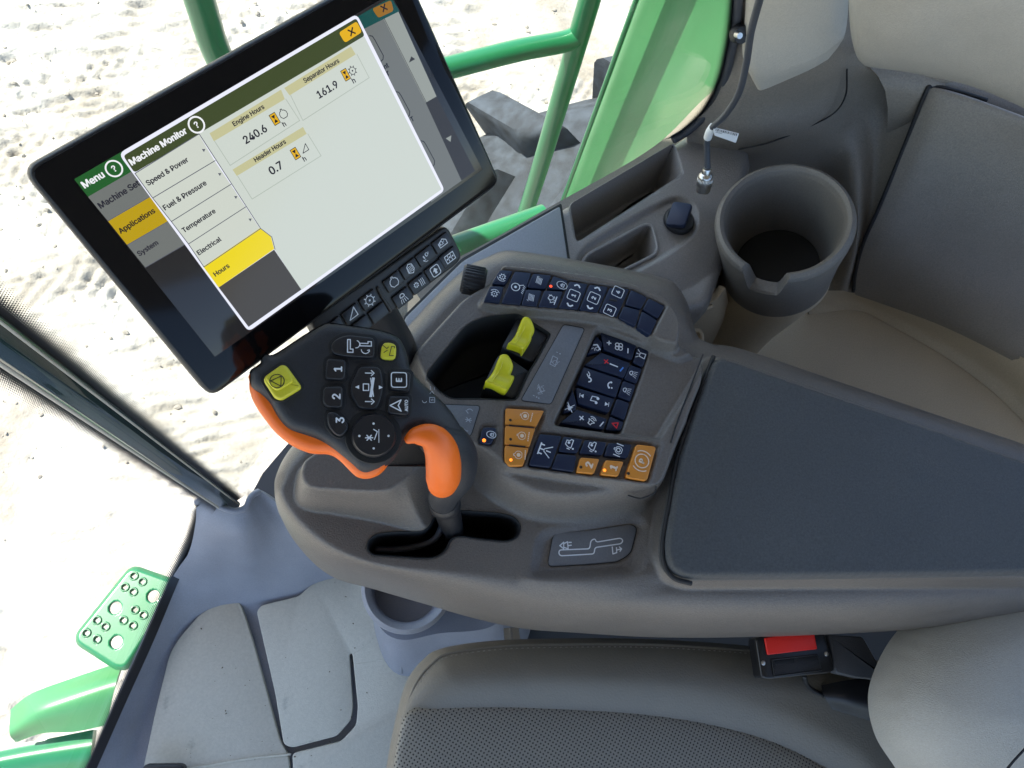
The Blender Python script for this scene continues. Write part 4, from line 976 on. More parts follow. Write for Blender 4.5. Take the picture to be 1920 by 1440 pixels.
led(c6([(722, 320)])[0], KZ, 'led_red', KO['k6'], .0016)
s = Sym(); sym_scatter(s, 4, 9); s.line([(-.9, -1), (.9, -1)], .2); mark(K['k7'], KZ, .0050, s, 'print', KO['k7'])
for kk, ch in (('k8', '1'), ('k9', '2')):
    s = Sym(); sym_box(s, ch, .9); s.line([(1.75, -.45), (2.05, -.15), (2.05, .15), (1.75, .45)], .26); s.line([(-1.75, -.45), (-2.05, -.15), (-2.05, .15), (-1.75, .45)], .26); mark(K[kk], KZ, .0062, s, 'print', KO[kk])
for ch, sgn in (('4', 1), ('3', -1)):
    mark(K['k10'], KZ, .0060, sym_box(Sym(), ch, .9), 'print', KO['k10'], sgn * .0115)
q = [(1182, 414), (1240, 424), (1236, 442), (1176, 430)]; slab('key_notch', pts_at(c6(q), KZ + .0004), .001, MT['seam'], KO['k10'], ch=.0001)
# navy field: climate, radio, lamps
NZ = TZ - .0065
N = {}
N['fan'] = [(800, 262), (1246, 420), (1185, 616), (842, 485)]; N['vent'] = [(752, 300), (838, 400), (812, 508), (640, 545)]
N['temp'] = [(815, 510), (1172, 640), (1090, 830), (602, 668)]; N['phone'] = [(598, 680), (1070, 838), (992, 1064), (512, 900)]
N['music'] = [(502, 925), (985, 1070), (905, 1248), (530, 1130)]; N['mute'] = [(470, 940), (528, 1135), (510, 1222), (345, 1248)]
N['volume'] = [(525, 1192), (895, 1310), (842, 1452), (305, 1366)]; N['beacon'] = [(1255, 436), (1396, 492), (1318, 702), (1188, 640)]
N['lamp'] = [(1160, 655), (1312, 712), (1242, 898), (1082, 838)]; N['lamp2'] = [(1076, 848), (1238, 905), (1166, 1112), (1008, 1048)]
N['blank'] = [(1002, 1060), (1162, 1122), (1096, 1340), (925, 1260)]; N['hazard'] = [(920, 1275), (1092, 1350), (1056, 1460), (862, 1452)]
NO = {}
for n_, q_ in N.items():
    N[n_] = c8(q_); NO[n_] = key(N[n_], NZ, .009, MT['navy'], con, r=.0018)
s = Sym(); sym_plus(s, (1.7, .15), .42, .22); s.line([(-1.9, .0 - .0), (-1.9, .0), (-1.5, .0)], .2)
for i in range(4): s.arc((.0 + .42 * math.cos(.78 + 1.571 * i), .42 * math.sin(.78 + 1.571 * i)), .34, .14, n=12)
def row_mark(quad, z, k, sym, mat, parent, ang):
    """symbols strung along the key's long side"""
    o, ex, ey, h, w = axes(quad, z); return sym.build('symbol', o, ex, ey, MT[mat], parent, k)
def along(quad, z, t, v, sym, mat, parent, k):
    a, b, c, d = [np.array(p) for p in pts_at(quad, z)]
    o = (a * (1 - t) + b * t) * (1 - v) + (d * (1 - t) + c * t) * v
    _, ex, ey, _, _ = axes(quad, z); return sym.build('symbol', o, ex, ey, MT[mat], parent, k)
P_ = NO
along(N['fan'], NZ, .22, .5, sym_plus(Sym(), (0, 0), .6, .3), 'print', P_['fan'], .0035)
s = Sym(); [s.arc((.5 * math.cos(.78 + 1.571 * i), .5 * math.sin(.78 + 1.571 * i)), .42, .18, n=12) for i in range(4)]; along(N['fan'], NZ, .52, .5, s, 'print', P_['fan'], .0048)
along(N['fan'], NZ, .80, .55, Sym().line([(-.8, 0), (.8, 0)], .4), 'print', P_['fan'], .0030)
along(N['vent'], NZ, .58, .6, sym_scatter(Sym().line([(-.2, -.8), (.6, .2), (.2, .9)], .3), 8, 4), 'print', P_['vent'], .0046)
along(N['temp'], NZ, .36, .42, sym_plus(Sym(), (0, 0), .75, .32), 'printred', P_['temp'], .0034)
along(N['temp'], NZ, .60, .48, Sym().line([(-.35, 1.0), (.35, -1.0)], .32), 'print', P_['temp'], .0038)
along(N['temp'], NZ, .84, .55, Sym().line([(-.8, 0), (.8, 0)], .5), 'printblue', P_['temp'], .0030)
s = Sym().arc((-.4, -.1), .55, .34, 190, 350); s.line([(.9, .9), (.4, .5), (.7, .1), (1.2, .3), (1.6, .8)], .22); s.disc((.2, .1), .25); along(N['phone'], NZ, .24, .5, s, 'print', P_['phone'], .0038)
s = Sym().arc((.1, -.4), .9, .34, 20, 160); s.disc((-.7, .0), .28); s.disc((.9, -.1), .28); s.disc((-.5, -.7), .22); along(N['phone'], NZ, .76, .5, s, 'print', P_['phone'], .0038)
tri_u = lambda d: Sym().poly([(-.7, -.5 * d), (.7, -.5 * d), (0, .6 * d)]).line([(-.7, .75 * d), (.7, .75 * d)], .2)
along(N['music'], NZ, .16, .45, tri_u(1), 'print', P_['music'], .0030)
s = Sym().disc((-.7, -.5), .34).disc((.4, -.8), .34).line([(-.4, -.5), (-.4, .9), (.7, .6), (.7, -.8)], .2); along(N['music'], NZ, .50, .45, s, 'print', P_['music'], .0042)
along(N['music'], NZ, .84, .5, tri_u(-1), 'print', P_['music'], .0030)
s = Sym().poly([(-.9, -.3), (-.4, -.3), (.3, -.9), (.3, .9), (-.4, .3), (-.9, .3)]).line([(-1.1, -1), (1.1, 1)], .26).line([(-1.1, 1), (1.1, -1)], .2); along(N['mute'], NZ, .42, .72, s, 'print', P_['mute'], .0036)
along(N['volume'], NZ, .34, .45, sym_plus(Sym(), (0, 0), .7, .32), 'print', P_['volume'], .0035)
s = Sym().line([(-.9, -.35), (-.4, -.35), (.1, -.8), (.1, .8), (-.4, .35), (-.9, .35)], .2, True); s.arc((.1, 0), .6, .18, -50, 50, 8).arc((.1, 0), 1.0, .18, -50, 50, 8); along(N['volume'], NZ, .62, .5, s, 'print', P_['volume'], .0042)
along(N['volume'], NZ, .90, .55, Sym().line([(-.8, 0), (.8, 0)], .36), 'print', P_['volume'], .0034)
s = Sym().line([(-.6, -.9), (.6, -.9), (.45, .4), (-.45, .4)], .2, True).line([(0, .7), (0, 1.2)], .16).line([(.6, .6), (1, 1.1)], .16).line([(-.6, .6), (-1, 1.1)], .16); along(N['beacon'], NZ, .5, .42, s, 'print', P_['beacon'], .0044)
for kk in ('lamp', 'lamp2'): along(N[kk], NZ, .5, .5, sym_lamp(Sym()), 'print', P_[kk], .0050)
s = Sym().line([(-.8, -.6), (.8, -.6), (0, .9)], .3, True); along(N['hazard'], NZ, .5, .5, s, 'printred', P_['hazard'], .0036)
# lower fields
LZ2 = TZ + .004
O = {'o1': [(450, 186), (757, 206), (692, 338), (447, 318)], 'o2': [(447, 322), (688, 342), (640, 494), (443, 474)], 'o3': [(443, 478), (637, 498), (590, 642), (478, 640), (444, 600)]}
orn = [np.array(p) for p in rounded(pts_at(c7([(449, 183), (748, 200), (764, 226), (602, 626), (584, 642), (502, 642), (440, 598)]), LZ2), .003)]
tri_k = {}
for i, (n_, q_) in enumerate(O.items()):
    tri_k[n_] = slab('key', inset(np.array(rounded(pts_at(c7(q_), LZ2), .002)), .0003, n3), .009, MT['orangekey'], con, ch=.0008, n=n3)
    q4 = c7(q_[:4]); s = sym_engine(Sym(), (0, 0), 1.0); s.disc((0, -.1), .4); [s.line([(-.8 + j * .4, -1.4), (-.6 + j * .4, -1.4)], .2) for j in range(5)]
    cc = c7([[(600, 250), (575, 405), (548, 555)][i]])[0]
    o_, ex_, ey_, _, _ = axes(q4, LZ2); s.build('symbol', at(*cc, LZ2), ex_, ey_, MT['printorange'], tri_k[n_], .0047)
    led(c7([[(488, 282), (490, 432), (492, 594)][i]])[0], LZ2, 'led_on' if i == 2 else 'led_off', tri_k[n_], .0016)
    if i < 2:
        b = [[(478, 318), (675, 338), (675, 346), (478, 326)], [(478, 472), (608, 486), (608, 494), (478, 480)]][i]
        slab('key_notch', pts_at(c7(b), LZ2 + .0005), .001, MT['seam'], tri_k[n_], ch=.0001)
Lk = {'a': [(715, 386), (896, 402), (803, 658), (627, 637)], 'b': [(902, 405), (1062, 428), (1014, 546), (860, 531)], 'c': [(1068, 432), (1248, 452), (1212, 560), (1022, 546)], 'd': [(1254, 455), (1448, 470), (1410, 584), (1218, 562)], 'e': [(852, 540), (1012, 556), (988, 690), (806, 664)]}
LO = {}
for n_, q_ in Lk.items():
    Lk[n_] = c7(q_); LO[n_] = key(Lk[n_], LZ2 - .001, .007, MT['navy'], con)
zz = LZ2 - .001
s = Sym().line([(-1, 1), (1, 1)], .22).line([(-.8, 1), (-.8, .4)], .22).line([(.8, 1), (.8, .4)], .22).line([(0, 1), (0, .2)], .22).line([(-1, -1), (-.2, .2)], .16).line([(1, -1), (.2, .2)], .16).line([(0, -.9), (0, -.2)], .2); mark(Lk['a'], zz, .0056, s, 'print', LO['a'])
for kk in 'bc':
    s = Sym().line([(-.9, .2), (-.5, .9), (.5, .9), (.6, .2), (1, 0), (1, -.5), (-.9, -.5)], .18, True); s.disc((.1, .3), .3); s.disc((-.9, -1.0), .22); s.line([(-1.3, .3), (-1.3, -.3)], .2); mark(Lk[kk], zz, .0042, s, 'print', LO[kk], .001, .001)
s = sym_engine(Sym(), (0, 0), .9); s.arc((0, 0), .35, .16); s.line([(-1.1, -.6), (-1.1, .6)], .16).line([(1.1, -.6), (1.1, .6)], .16); mark(Lk['d'], zz, .0052, s, 'print', LO['d'])
for nm, q_, ch, lp, on_ in (('2', [(1036, 569), (1192, 582), (1146, 706), (1000, 692)], '2', (1040, 650), 'led_off'), ('1', [(1232, 589), (1382, 603), (1336, 726), (1190, 711)], '1', (1226, 675), 'led_on')):
    q_ = c7(q_); k_ = key(q_, LZ2, .008, MT['orangekey'], con, r=.0018); mark(q_, LZ2, .0072, Sym().text(ch, (0, 0), 1.3, .10), 'printorange', k_, .001, -.001); led(c7([lp])[0], LZ2, on_, k_, .0017)
q_ = c7([(1472, 466), (1637, 486), (1562, 762), (1386, 732)]); k_ = key(q_, LZ2 + .0005, .009, MT['orangekey'], con, r=.003)
s = Sym().arc((0, 0), 1.0, .16, n=26).arc((0, 0), 1.5, .16, -40, 40, 10).arc((0, 0), 1.5, .16, 140, 220, 10).text('P', (0, 0), 1.1, .10); mark(q_, LZ2 + .0005, .0066, s, 'printorange', k_, .001); led(c7([(1413, 700)])[0], LZ2 + .0005, 'led_off', k_, .0017)
q_ = c7([(268, 332), (390, 337), (346, 476), (240, 462)]); k_ = key(q_, LZ2, .008, MT['navy'], con, r=.0035)
s = Sym().arc((0, 0), .8, .15, 0, 360, 20, 1.1); sym_lock(s, (0, -.1), .8); mark(q_, LZ2, .0040, s, 'print', k_, .0015, -.003); led(c7([(282, 441)])[0], LZ2, 'led_on', k_, .0020)
# label plates
pq = c6([(822, 620), (985, 650), (722, 1240), (490, 1212)]); lp_ = slab('label_plate', rounded(pts_at(pq, TZ + .0010), .003), .003, MT['plate'], con, ch=.0005)
slab('label_seam', inset(np.array(rounded(pts_at(pq, TZ + .0004), .003)), -.0008, n3), .003, MT['seam'], con, ch=.0002, n=n3)
along(pq, TZ + .001, .42, .48, sym_scatter(Sym().line([(-1, -.6), (-1, .6), (1, .8), (1, -.3)], .16, True), 21, 4), 'printdim', lp_, .0046)
along(pq, TZ + .001, .44, .85, sym_scatter(Sym().line([(-.6, -.7), (.9, .9)], .16).line([(-.9, .2), (.3, -.9)], .16), 5, 5), 'printdim', lp_, .0046)
along(pq, TZ + .001, .40, .93, Sym().line([(-.2, .9), (-.2, .4)], .2).disc((-.2, -.3), .22).disc((-.2, -1), .22), 'printdim', lp_, .0032)
along(pq, TZ + .001, .40, .36, Sym().line([(-.2, .6), (-.2, .2)], .2).disc((-.2, -.6), .22), 'printdim', lp_, .0032)
pq = c7([(-40, 160), (250, 172), (182, 392), (150, 414), (-60, 400)]); lp_ = slab('label_plate', rounded(pts_at(pq, TZ + .0010), .003), .003, MT['plate'], con, ch=.0005)
slab('label_seam', inset(np.array(rounded(pts_at(pq, TZ + .0004), .003)), -.0008, n3), .003, MT['seam'], con, ch=.0002, n=n3)
o_ = at(*c7([(160, 282)])[0], TZ + .001); _, ex_, ey_, _, _ = axes(c7([(0, 170), (250, 172), (182, 392), (0, 390)]), TZ)
s = Sym().line([(-.5, -.5), (.5, .5)], .2).line([(-.5, .5), (.5, -.5)], .2).line([(0, -.7), (0, .7)], .2).arc((2.0, 0), .7, .2, -60, 60, 8).arc((-2.0, 0), .7, .2, 120, 200, 8).line([(1.6, .3), (2.2, .9)], .2); s.build('symbol', o_, ex_, ey_, MT['printdim'], lp_, .0040)
# lever diagram plate
dq = c7([(850, 1166), (1100, 1146), (1425, 1098), (1472, 1122), (1470, 1160), (1432, 1310), (1390, 1350), (1320, 1388), (1100, 1408), (800, 1425), (786, 1400), (822, 1200)])
dp = slab('label_plate', rounded(pts_at(dq, .6962), .003), .004, MT['plate'], con, ch=.0006)
slab('label_seam', inset(np.array(rounded(pts_at(dq, .6948), .003)), -.0009, n3), .003, MT['seam'], con, ch=.0002, n=n3)
def drawn(px_lines, z, w, mat, parent, closed=False, name='symbol'):
    s = Sym()
    for L in px_lines: s.line([tuple(at(x, y, z)[:2]) for x, y in L], w, closed)
    return s.build(name, np.array([0, 0, z]), np.array([1., 0, 0]), np.array([0, 1., 0]), MT[mat], parent)
ol = rounded([np.array(p) for p in [(872, 1300), (900, 1298), (1108, 1290), (1118, 1225), (1150, 1210), (1160, 1238), (1350, 1206), (1370, 1225), (1355, 1250), (1150, 1280), (1142, 1330), (880, 1345), (866, 1325)]], 18, 5)
drawn([c7(ol)], .6964, .0011, 'print', dp, True)
drawn([c7([(875, 1265), (905, 1238), (905, 1290)])], .6964, .0011, 'print', dp, True); drawn([c7([(905, 1250), (935, 1235), (940, 1290), (910, 1280)]), c7([(940, 1265), (965, 1262)]), c7([(945, 1240), (965, 1240)])], .6964, .0011, 'print', dp)
drawn([c7([(1285, 1275), (1290, 1330), (1320, 1320), (1318, 1280)]), c7([(1320, 1300), (1355, 1290)]), c7([(1340, 1275), (1358, 1290), (1345, 1310)])], .6964, .0011, 'print', dp)

# yellow finger levers and their housings in the pocket
def lever(hpx, ypx, zt, rx):
    h_ = slab('lever_housing', rounded(pts_at(c5(hpx), TZ - .004), .004), .035, MT['black'], con, ch=.002)
    Y2 = np.array([p[:2] for p in catmull([at(*p, TZ + .006) for p in c5(ypx)], 4, True)]); c = Y2.mean(0)
    ax = (at(*c5([rx[0]])[0], TZ) - at(*c5([rx[1]])[0], TZ))[:2]; L = np.linalg.norm(ax); ax = ax / L
    top = lambda x, y: TZ + .0045 + .0085 * (((x - c[0]) * ax[0] + (y - c[1]) * ax[1]) / (L / 2)) ** 2
    low = lambda x, y: top(x, y) - .003
    return hfield('finger_lever', Y2, [dict(p=Y2, z=low, w=.00001, o=1), dict(p=Y2, z=top, w=.0035, o=0, e='round')], .0009, .5, MT['yellow'], con, z0=TZ, skirt=.02)
lv1 = lever([(1400, 790), (1450, 785), (1640, 900), (1638, 925), (1535, 1108), (1500, 1112), (1290, 1010), (1290, 985)], [(1440, 800), (1485, 812), (1522, 858), (1526, 890), (1512, 905), (1508, 940), (1458, 1022), (1440, 1042), (1428, 1022), (1378, 1000), (1330, 984), (1352, 955), (1390, 900), (1415, 840)], 0, [(1455, 805), (1380, 1000)])
lv2 = lever([(1255, 1062), (1300, 1052), (1490, 1180), (1490, 1200), (1400, 1382), (1360, 1392), (1150, 1300), (1150, 1275)], [(1272, 1080), (1322, 1088), (1366, 1142), (1362, 1180), (1352, 1200), (1380, 1212), (1372, 1250), (1322, 1330), (1300, 1332), (1268, 1318), (1215, 1290), (1160, 1268), (1185, 1230), (1225, 1170), (1250, 1110)], 0, [(1290, 1085), (1220, 1290)])
for lv, pts in ((lv1, [(1462, 836), (1440, 890), (1405, 950), (1385, 978)]), (lv2, [(1292, 1112), (1272, 1170), (1240, 1225), (1218, 1258)])):
    tube('grip_groove', [at(*p, TZ + .0048 + .0062 * (abs(i - 1.5) / 1.5) ** 2) for i, p in enumerate(c5(pts))], .0006, MT['yellowkey'], lv, seg=5)
# ribbed thumb wheel at the front of the top row
tw_c = at(888, 526, TZ - .009); wax = at(920, 530, TZ - .009) - at(852, 516, TZ - .009); wax /= np.linalg.norm(wax)
whl = lathe('thumb_wheel', tw_c - wax * .012, [(0, 0), (.0130, 0), (.0145, .002), (.0145, .022), (.0130, .024), (0, .024)], MT['black'], con, seg=40, axis=wax)
ring_ang = np.linspace(0, 2 * math.pi, 28, endpoint=False); u_ = np.cross(wax, n3); u_ /= np.linalg.norm(u_); w_ = np.cross(wax, u_)
for a in ring_ang:
    r_ = .0144 * (math.cos(a) * u_ + math.sin(a) * w_); tube('rib', [tw_c - wax * .0095 + r_, tw_c + wax * .0095 + r_], .0010, MT['blackkey'], whl, seg=6, smooth_n=0)

# ------------------------------------------------------------------ joystick
jy = empty('joystick', tuple(at(830, 1000, .66)), 'black and orange multifunction drive lever with yellow buttons', 'joystick')
jc = at(680, 740, .905); jn = np.array([.10, -.10, 1.0]); jn /= np.linalg.norm(jn)
def jp(pts, lift=0.): return [on(x, y, jc + jn * lift, jn) for x, y in pts]
head_px = c4([(104, 470), (112, 430), (188, 378), (186, 342), (222, 306), (290, 312), (480, 190), (640, 92), (720, 74), (850, 90), (1000, 110), (1130, 138), (1215, 172), (1256, 215), (1292, 300), (1335, 445), (1450, 562), (1600, 705), (1690, 830), (1738, 960), (1742, 1080), (1705, 1190), (1660, 1130), (1640, 1040), (1580, 965), (1500, 922), (1400, 908), (1320, 932), (1270, 972), (1232, 1040), (1180, 1128), (1100, 1192), (1010, 1220), (940, 1202), (860, 1122), (740, 1022), (620, 952), (520, 916), (400, 872), (320, 792), (250, 672), (180, 602), (112, 548)])
hl = resample(catmull(jp(head_px), 4, True), 220)
# the right wing of the head falls away towards the grip
def sag(P, k=1.0):
    e = on(*c4([(1740, 1080)])[0], jc, jn) - on(*c4([(1330, 600)])[0], jc, jn); L = np.linalg.norm(e); e /= L
    t = np.clip(((P - on(*c4([(1330, 600)])[0], jc, jn)) @ e) / L, 0, 1.2)
    d = P - EYE; s = (t ** 2 * .045 * k)[:, None]
    return P + d / np.linalg.norm(d, axis=1)[:, None] * s
def hl_in(d): return inset(hl, d, jn)
hs = sag(hl); ho = hs[:, :2]
def jtop(x, y):
    z0_ = jc[2] - (jn[0] * (x - jc[0]) + jn[1] * (y - jc[1])) / jn[2]
    a_ = on(*c4([(1330, 600)])[0], jc, jn); b_ = sag(np.array(jp(c4([(1740, 1080)]))))[0]; e_ = (b_ - a_)[:2]; L_ = np.linalg.norm(e_); e_ = e_ / L_
    t_ = np.clip(((x - a_[0]) * e_[0] + (y - a_[1]) * e_[1]) / L_, 0, 1.2)
    return z0_ - t_ ** 2 * .040
rings = [sag(inset(hl, .010, jn) - jn * .040), sag(inset(hl, .002, jn) - jn * .026), sag(hl - jn * .014), sag(hl - jn * .008)]
loft('head_underside', rings, MT['headblk'], jy, cap1=False, sharp=80)
head = hfield('lever_head', ho, [dict(p=ho, z=lambda x, y: jtop(x, y) - .008, w=.00001, o=1), dict(p=ho, z=jtop, w=.010, o=0, e='round')], .0016, .3, MT['headblk'], jy, z0=.88, skirt=.004)
osh_px = c4([(100, 462), (90, 530), (92, 600), (130, 705), (215, 830), (300, 932), (420, 1022), (560, 1078), (700, 1088), (780, 1132), (880, 1232), (930, 1266), (1000, 1276), (1080, 1252), (1142, 1192), (1180, 1100), (1200, 900), (1000, 600), (600, 300), (300, 330)])
osh_px = [(x + (705 - x) * .018, y + (735 - y) * .018) for x, y in osh_px]
osl = resample(catmull(jp(osh_px, -.012), 4, True), 160)
loft('orange_shell', [inset(osl, .012, jn) - jn * .026, inset(osl, .004, jn) - jn * .018, inset(osl, .0006, jn) - jn * .010, osl - jn * .003, inset(osl, .002, jn) + jn * .002, inset(osl, .006, jn) + jn * .004], MT['orange'], jy, sharp=80)
# orange palm grip and the black shaft into the gate
gp = [(1285, 985, .896), (1350, 952, .897), (1435, 948, .897), (1505, 985, .892), (1550, 1065, .882), (1566, 1165, .866), (1566, 1255, .848), (1558, 1310, .836)]
tube('palm_grip', [at(*c4([(x, y)])[0], z) for x, y, z in gp], [.0026, .0060, .0086, .0108, .0126, .0136, .0138, .0118], MT['orange'], jy, seg=28, squash=.95)
gp2 = [(1490, 960, .876), (1600, 1010, .858), (1660, 1110, .836), (1650, 1240, .812), (1590, 1350, .786), (1560, 1440, .760)]
tube('grip_back', [at(*c4([(x, y)])[0], z) for x, y, z in gp2], [.013, .0165, .017, .0165, .014, .0115], MT['headblk'], jy, seg=24)
tube('shaft', [at(*p) for p in [(828, 925, .760), (835, 945, .738), (842, 970, .712), (848, 990, .685), (852, 1005, .64)]], [.0125, .012, .0115, .0105, .010], MT['black'], jy, seg=20)
lathe('shaft_collar', at(834, 944, .738), [(0, .006), (.0130, .006), (.0142, .003), (.0142, -.004), (.013, -.006), (0, -.006)], MT['black'], jy, seg=28, axis=(at(828, 925, .760) - at(842, 970, .712)))
tube('cable_loop', [at(*p) for p in [(836, 962, .70), (820, 1005, .682), (790, 1022, .675), (745, 1030, .672), (705, 1030, .67)]], .0032, MT['rubber'], jy, seg=10)
# buttons on the head
def jbtn(px, lift, h, mat, name='button', r=.002, ch=.0012, well_=True, dome=0.0):
    L = np.array(rounded(jp(c4(px), lift), r, 4))
    if well_:
        W = inset(np.array(rounded(jp(c4(px), .0004), r, 4)), -.0022, jn)
        slab('button_well', W, .004, MT['well'], jy, ch=.0006, n=jn)
    rr = [L - jn * h]
    for t in np.linspace(0, 1, 4): a = t * math.pi / 2; rr.append(inset(L, ch * (1 - math.cos(a)), jn) - jn * ch * (1 - math.sin(a)))
    if dome: rr.append(inset(L, ch + .002, jn) + jn * dome)
    return loft(name, rr, mat, jy, sharp=60)
jex = jp([(680, 700)])[0] - jp([(680, 780)])[0]; jex /= np.linalg.norm(jex); jey = np.cross(jn, jex)
def jmark(c, lift, k, sym, mat, parent): return sym.build('symbol', jp(c4([c]), lift)[0], jex, jey, MT[mat], parent, k)
yb = [(350, 410), (388, 418), (500, 572), (492, 592), (352, 676), (300, 662), (215, 530), (226, 498)]
b_ = jbtn(yb, .0045, .008, MT['yellowkey'], 'stop_button', r=.002, ch=.002)
cut = jbtn([(348, 416), (378, 422), (440, 520), (432, 545), (330, 606), (296, 600), (232, 524), (240, 498)], .0068, .004, MT['yellowkey'], 'button_cap', r=.002, ch=.0012, well_=False)
s = Sym().arc((0, 0), 1, .12, n=28).line([(-.75, -.55), (.75, -.55), (0, .9)], .12, True); jmark((318, 538), .0068, .0046, s, 'printblk', b_)
b_ = jbtn([(735, 330), (720, 280), (740, 235), (800, 200), (860, 190), (1048, 212), (1050, 352), (1020, 362), (800, 348)], .0045, .006, MT['blackkey'], 'rocker_button', r=.003)
jmark((862, 275), .0045, .0046, Sym().line([(-1, .3), (1, .3), (1, -.1), (-.5, -.1), (-.5, -.5), (-1, -.5)], .16, True).arc((.3, -.9), .6, .13, 180, 340, 8), 'print', b_)
jmark((985, 285), .0045, .0046, Sym().line([(.2, .9), (.2, -.8), (.9, -.8), (.9, -.3), (.6, -.3), (.6, .9)], .16, True).arc((-.4, .1), .6, .13, 90, 250, 8).line([(-.7, -.5), (-.4, -.5), (-.5, -.2)], .13), 'print', b_)
b_ = jbtn([(1110, 240), (1215, 252), (1210, 376), (1090, 366)], .0040, .006, MT['yellowkey'], 'button', r=.004, ch=.002)
jmark((1150, 308), .0040, .0042, Sym().line([(-.9, -.9), (-.9, -.2), (.7, -.6), (.7, -1.1), (.4, -1.1)], .13).line([(.9, .9), (.3, .2), (.6, -.1)], .13).line([(-.4, .7), (0, .1)], .13), 'printblk', b_)
for ch, px, c in (('1', [(690, 368), (836, 376), (826, 528), (678, 520)], (775, 448)), ('2', [(668, 580), (812, 574), (806, 738), (690, 732), (660, 690)], (762, 654)), ('3', [(690, 772), (752, 764), (850, 858), (852, 902), (800, 952), (752, 936), (700, 870)], (790, 832))):
    b_ = jbtn(px, .0045, .006, MT['blackkey'], r=.003); jmark(c, .0045, .0056, Sym().text(ch, (0, 0), 1.35, .06), 'print', b_)
b_ = jbtn([(935, 425), (1090, 430), (1108, 500), (1112, 560), (1106, 640), (1066, 752), (930, 742), (905, 690), (872, 640), (872, 560), (905, 500)], .0036, .005, MT['blackkey'], 'rocker_pad', r=.004)
s = Sym().line([(2.2, -.3), (2.2, .7)], .16).line([(2.2, -.6), (2.6, -.2)], .16).line([(2.2, -.6), (1.8, -.2)], .16).line([(-2.2, -.3), (-2.2, .7)], .16).line([(-2.2, -.6), (-1.8, -.2)], .16).line([(-2.2, -.6), (-2.6, -.2)], .16)
s.line([(-.5, .2), (.5, .2), (.5, 1), (-.5, 1)], .15, True).line([(-1.4, -.1), (1.4, -.5)], .4).line([(-1.4, -.5), (1.4, -.1)], .18).poly([(-.3, 1.6), (.3, 1.6), (0, 2.2)]).poly([(-.3, -1.3), (.3, -1.3), (0, -1.9)]); jmark((1015, 585), .0036, .0046, s, 'print', b_)
for px, c, kind in (([(1176, 460), (1322, 472), (1312, 612), (1168, 598)], (1232, 530), 'E'), ([(1160, 648), (1312, 652), (1302, 792), (1150, 780)], (1222, 722), 'A')):
    b_ = jbtn(px, .0040, .006, MT['blackkey'], r=.002)
    if kind == 'E': jmark(c, .0040, .0048, sym_box(Sym(), 'E', 1.1), 'print', b_)
    else: jmark(c, .0040, .0040, Sym().line([(-1, -.6), (0, 1.3), (1, -.6), (0, -.1)], .2, True).text('AUTO', (0, -1.5), .75, .08), 'print', b_)
rc_ = jp(c4([(1042, 950)]), .0)[0]
lathe('knob_ring', rc_, [(.0, .0004), (.0188, .0004), (.0192, .0), (.0192, -.004), (.0, -.004)], MT['well'], jy, seg=48, axis=jn)
kb = lathe('round_knob', rc_, [(.0150, -.003), (.0152, .003), (.0140, .0052), (.0110, .0050), (.0, .0044)], MT['blackkey'], jy, seg=48, axis=jn)
s = Sym().line([(-.6, .9), (.1, .3)], .16).line([(-.6, .3), (.1, .9)], .16).line([(-.25, .1), (-.25, 1.1)], .16).line([(-.5, -.1), (.6, -.5), (.9, .0)], .13).line([(-.9, -.7), (.9, -.7)], .1).disc((0, 1.9), .16).disc((0, -2.0), .16).disc((1.7, 0), .16).disc((-1.7, 0), .16); jmark((1042, 950), .0050, .0050, s, 'print', kb)
# small print on the sloping side of the head
sp0 = sag(np.array(jp(c4([(1470, 690)]))))[0] + jn * .0030
s = Sym().line([(-.5, -.8), (.7, -.8), (.7, .4), (-.5, .4)], .14, True).text('S', (.1, -.2), .8).arc((-.1, 1.6), .5, .14, 90, 250, 8).line([(1.6, -.6), (2.2, -.2), (1.6, .3)], .14).line([(2.6, -.8), (3.2, -.8)], .14).line([(2.6, .1), (3.4, .1)], .14); s.build('symbol', sp0, jex, jey, MT['printdim'], head, .0030)

# ------------------------------------------------------------------ monitor
WM = .290
dh = RCAM @ (np.array([2815.34, 2493.08, -1398.0]) / np.linalg.norm([2815.34, 2493.08, 1398.0]))
dv = RCAM @ (np.array([984.73, -1896.01, -1398.0]) / np.linalg.norm([984.73, 1896.01, 1398.0]))
mn = np.cross(dh, -dv); mn /= np.linalg.norm(mn)
if mn @ (EYE - at(500, 400, .9)) < 0: mn = -mn
my = np.cross(mn, dh); my /= np.linalg.norm(my)
mp0 = EYE + RCAM @ (np.array([40.94 - 960, -(318.34 - 720), -FPX]) / ((40.94 - 960) * -.599 + (318.34 - 720) * -.25 + FPX * .76)) * (WM / .5513)
def mo(px, py, lift=0.): return on(px, py, mp0 + mn * lift, mn)
def mq(pts, lift=0.): return [mo(x, y, lift) for x, y in pts]
mon = empty('display_monitor', tuple(mo(560, 560) - np.array([0, 0, .08])), 'black tilted touchscreen monitor showing the machine hours page', 'monitor')
mc = mq([(40.94, 318.34), (397.15, 748.25), (940.43, 342.77), (753.37, -80.65)])
mcr = np.array(rounded(mc, .010, 6))
case = loft('housing', [inset(mcr, .016, mn) - mn * .034, inset(mcr, .003, mn) - mn * .026, mcr - mn * .012, mcr - mn * .003, inset(mcr, .0010, mn) - mn * .0008, inset(mcr, .0022, mn)], MT['moncase'], mon, sharp=45)
slab('glass_front', inset(mcr, .0024, mn) + mn * .0004, .003, MT['bezel'], mon, ch=.0004, n=mn)
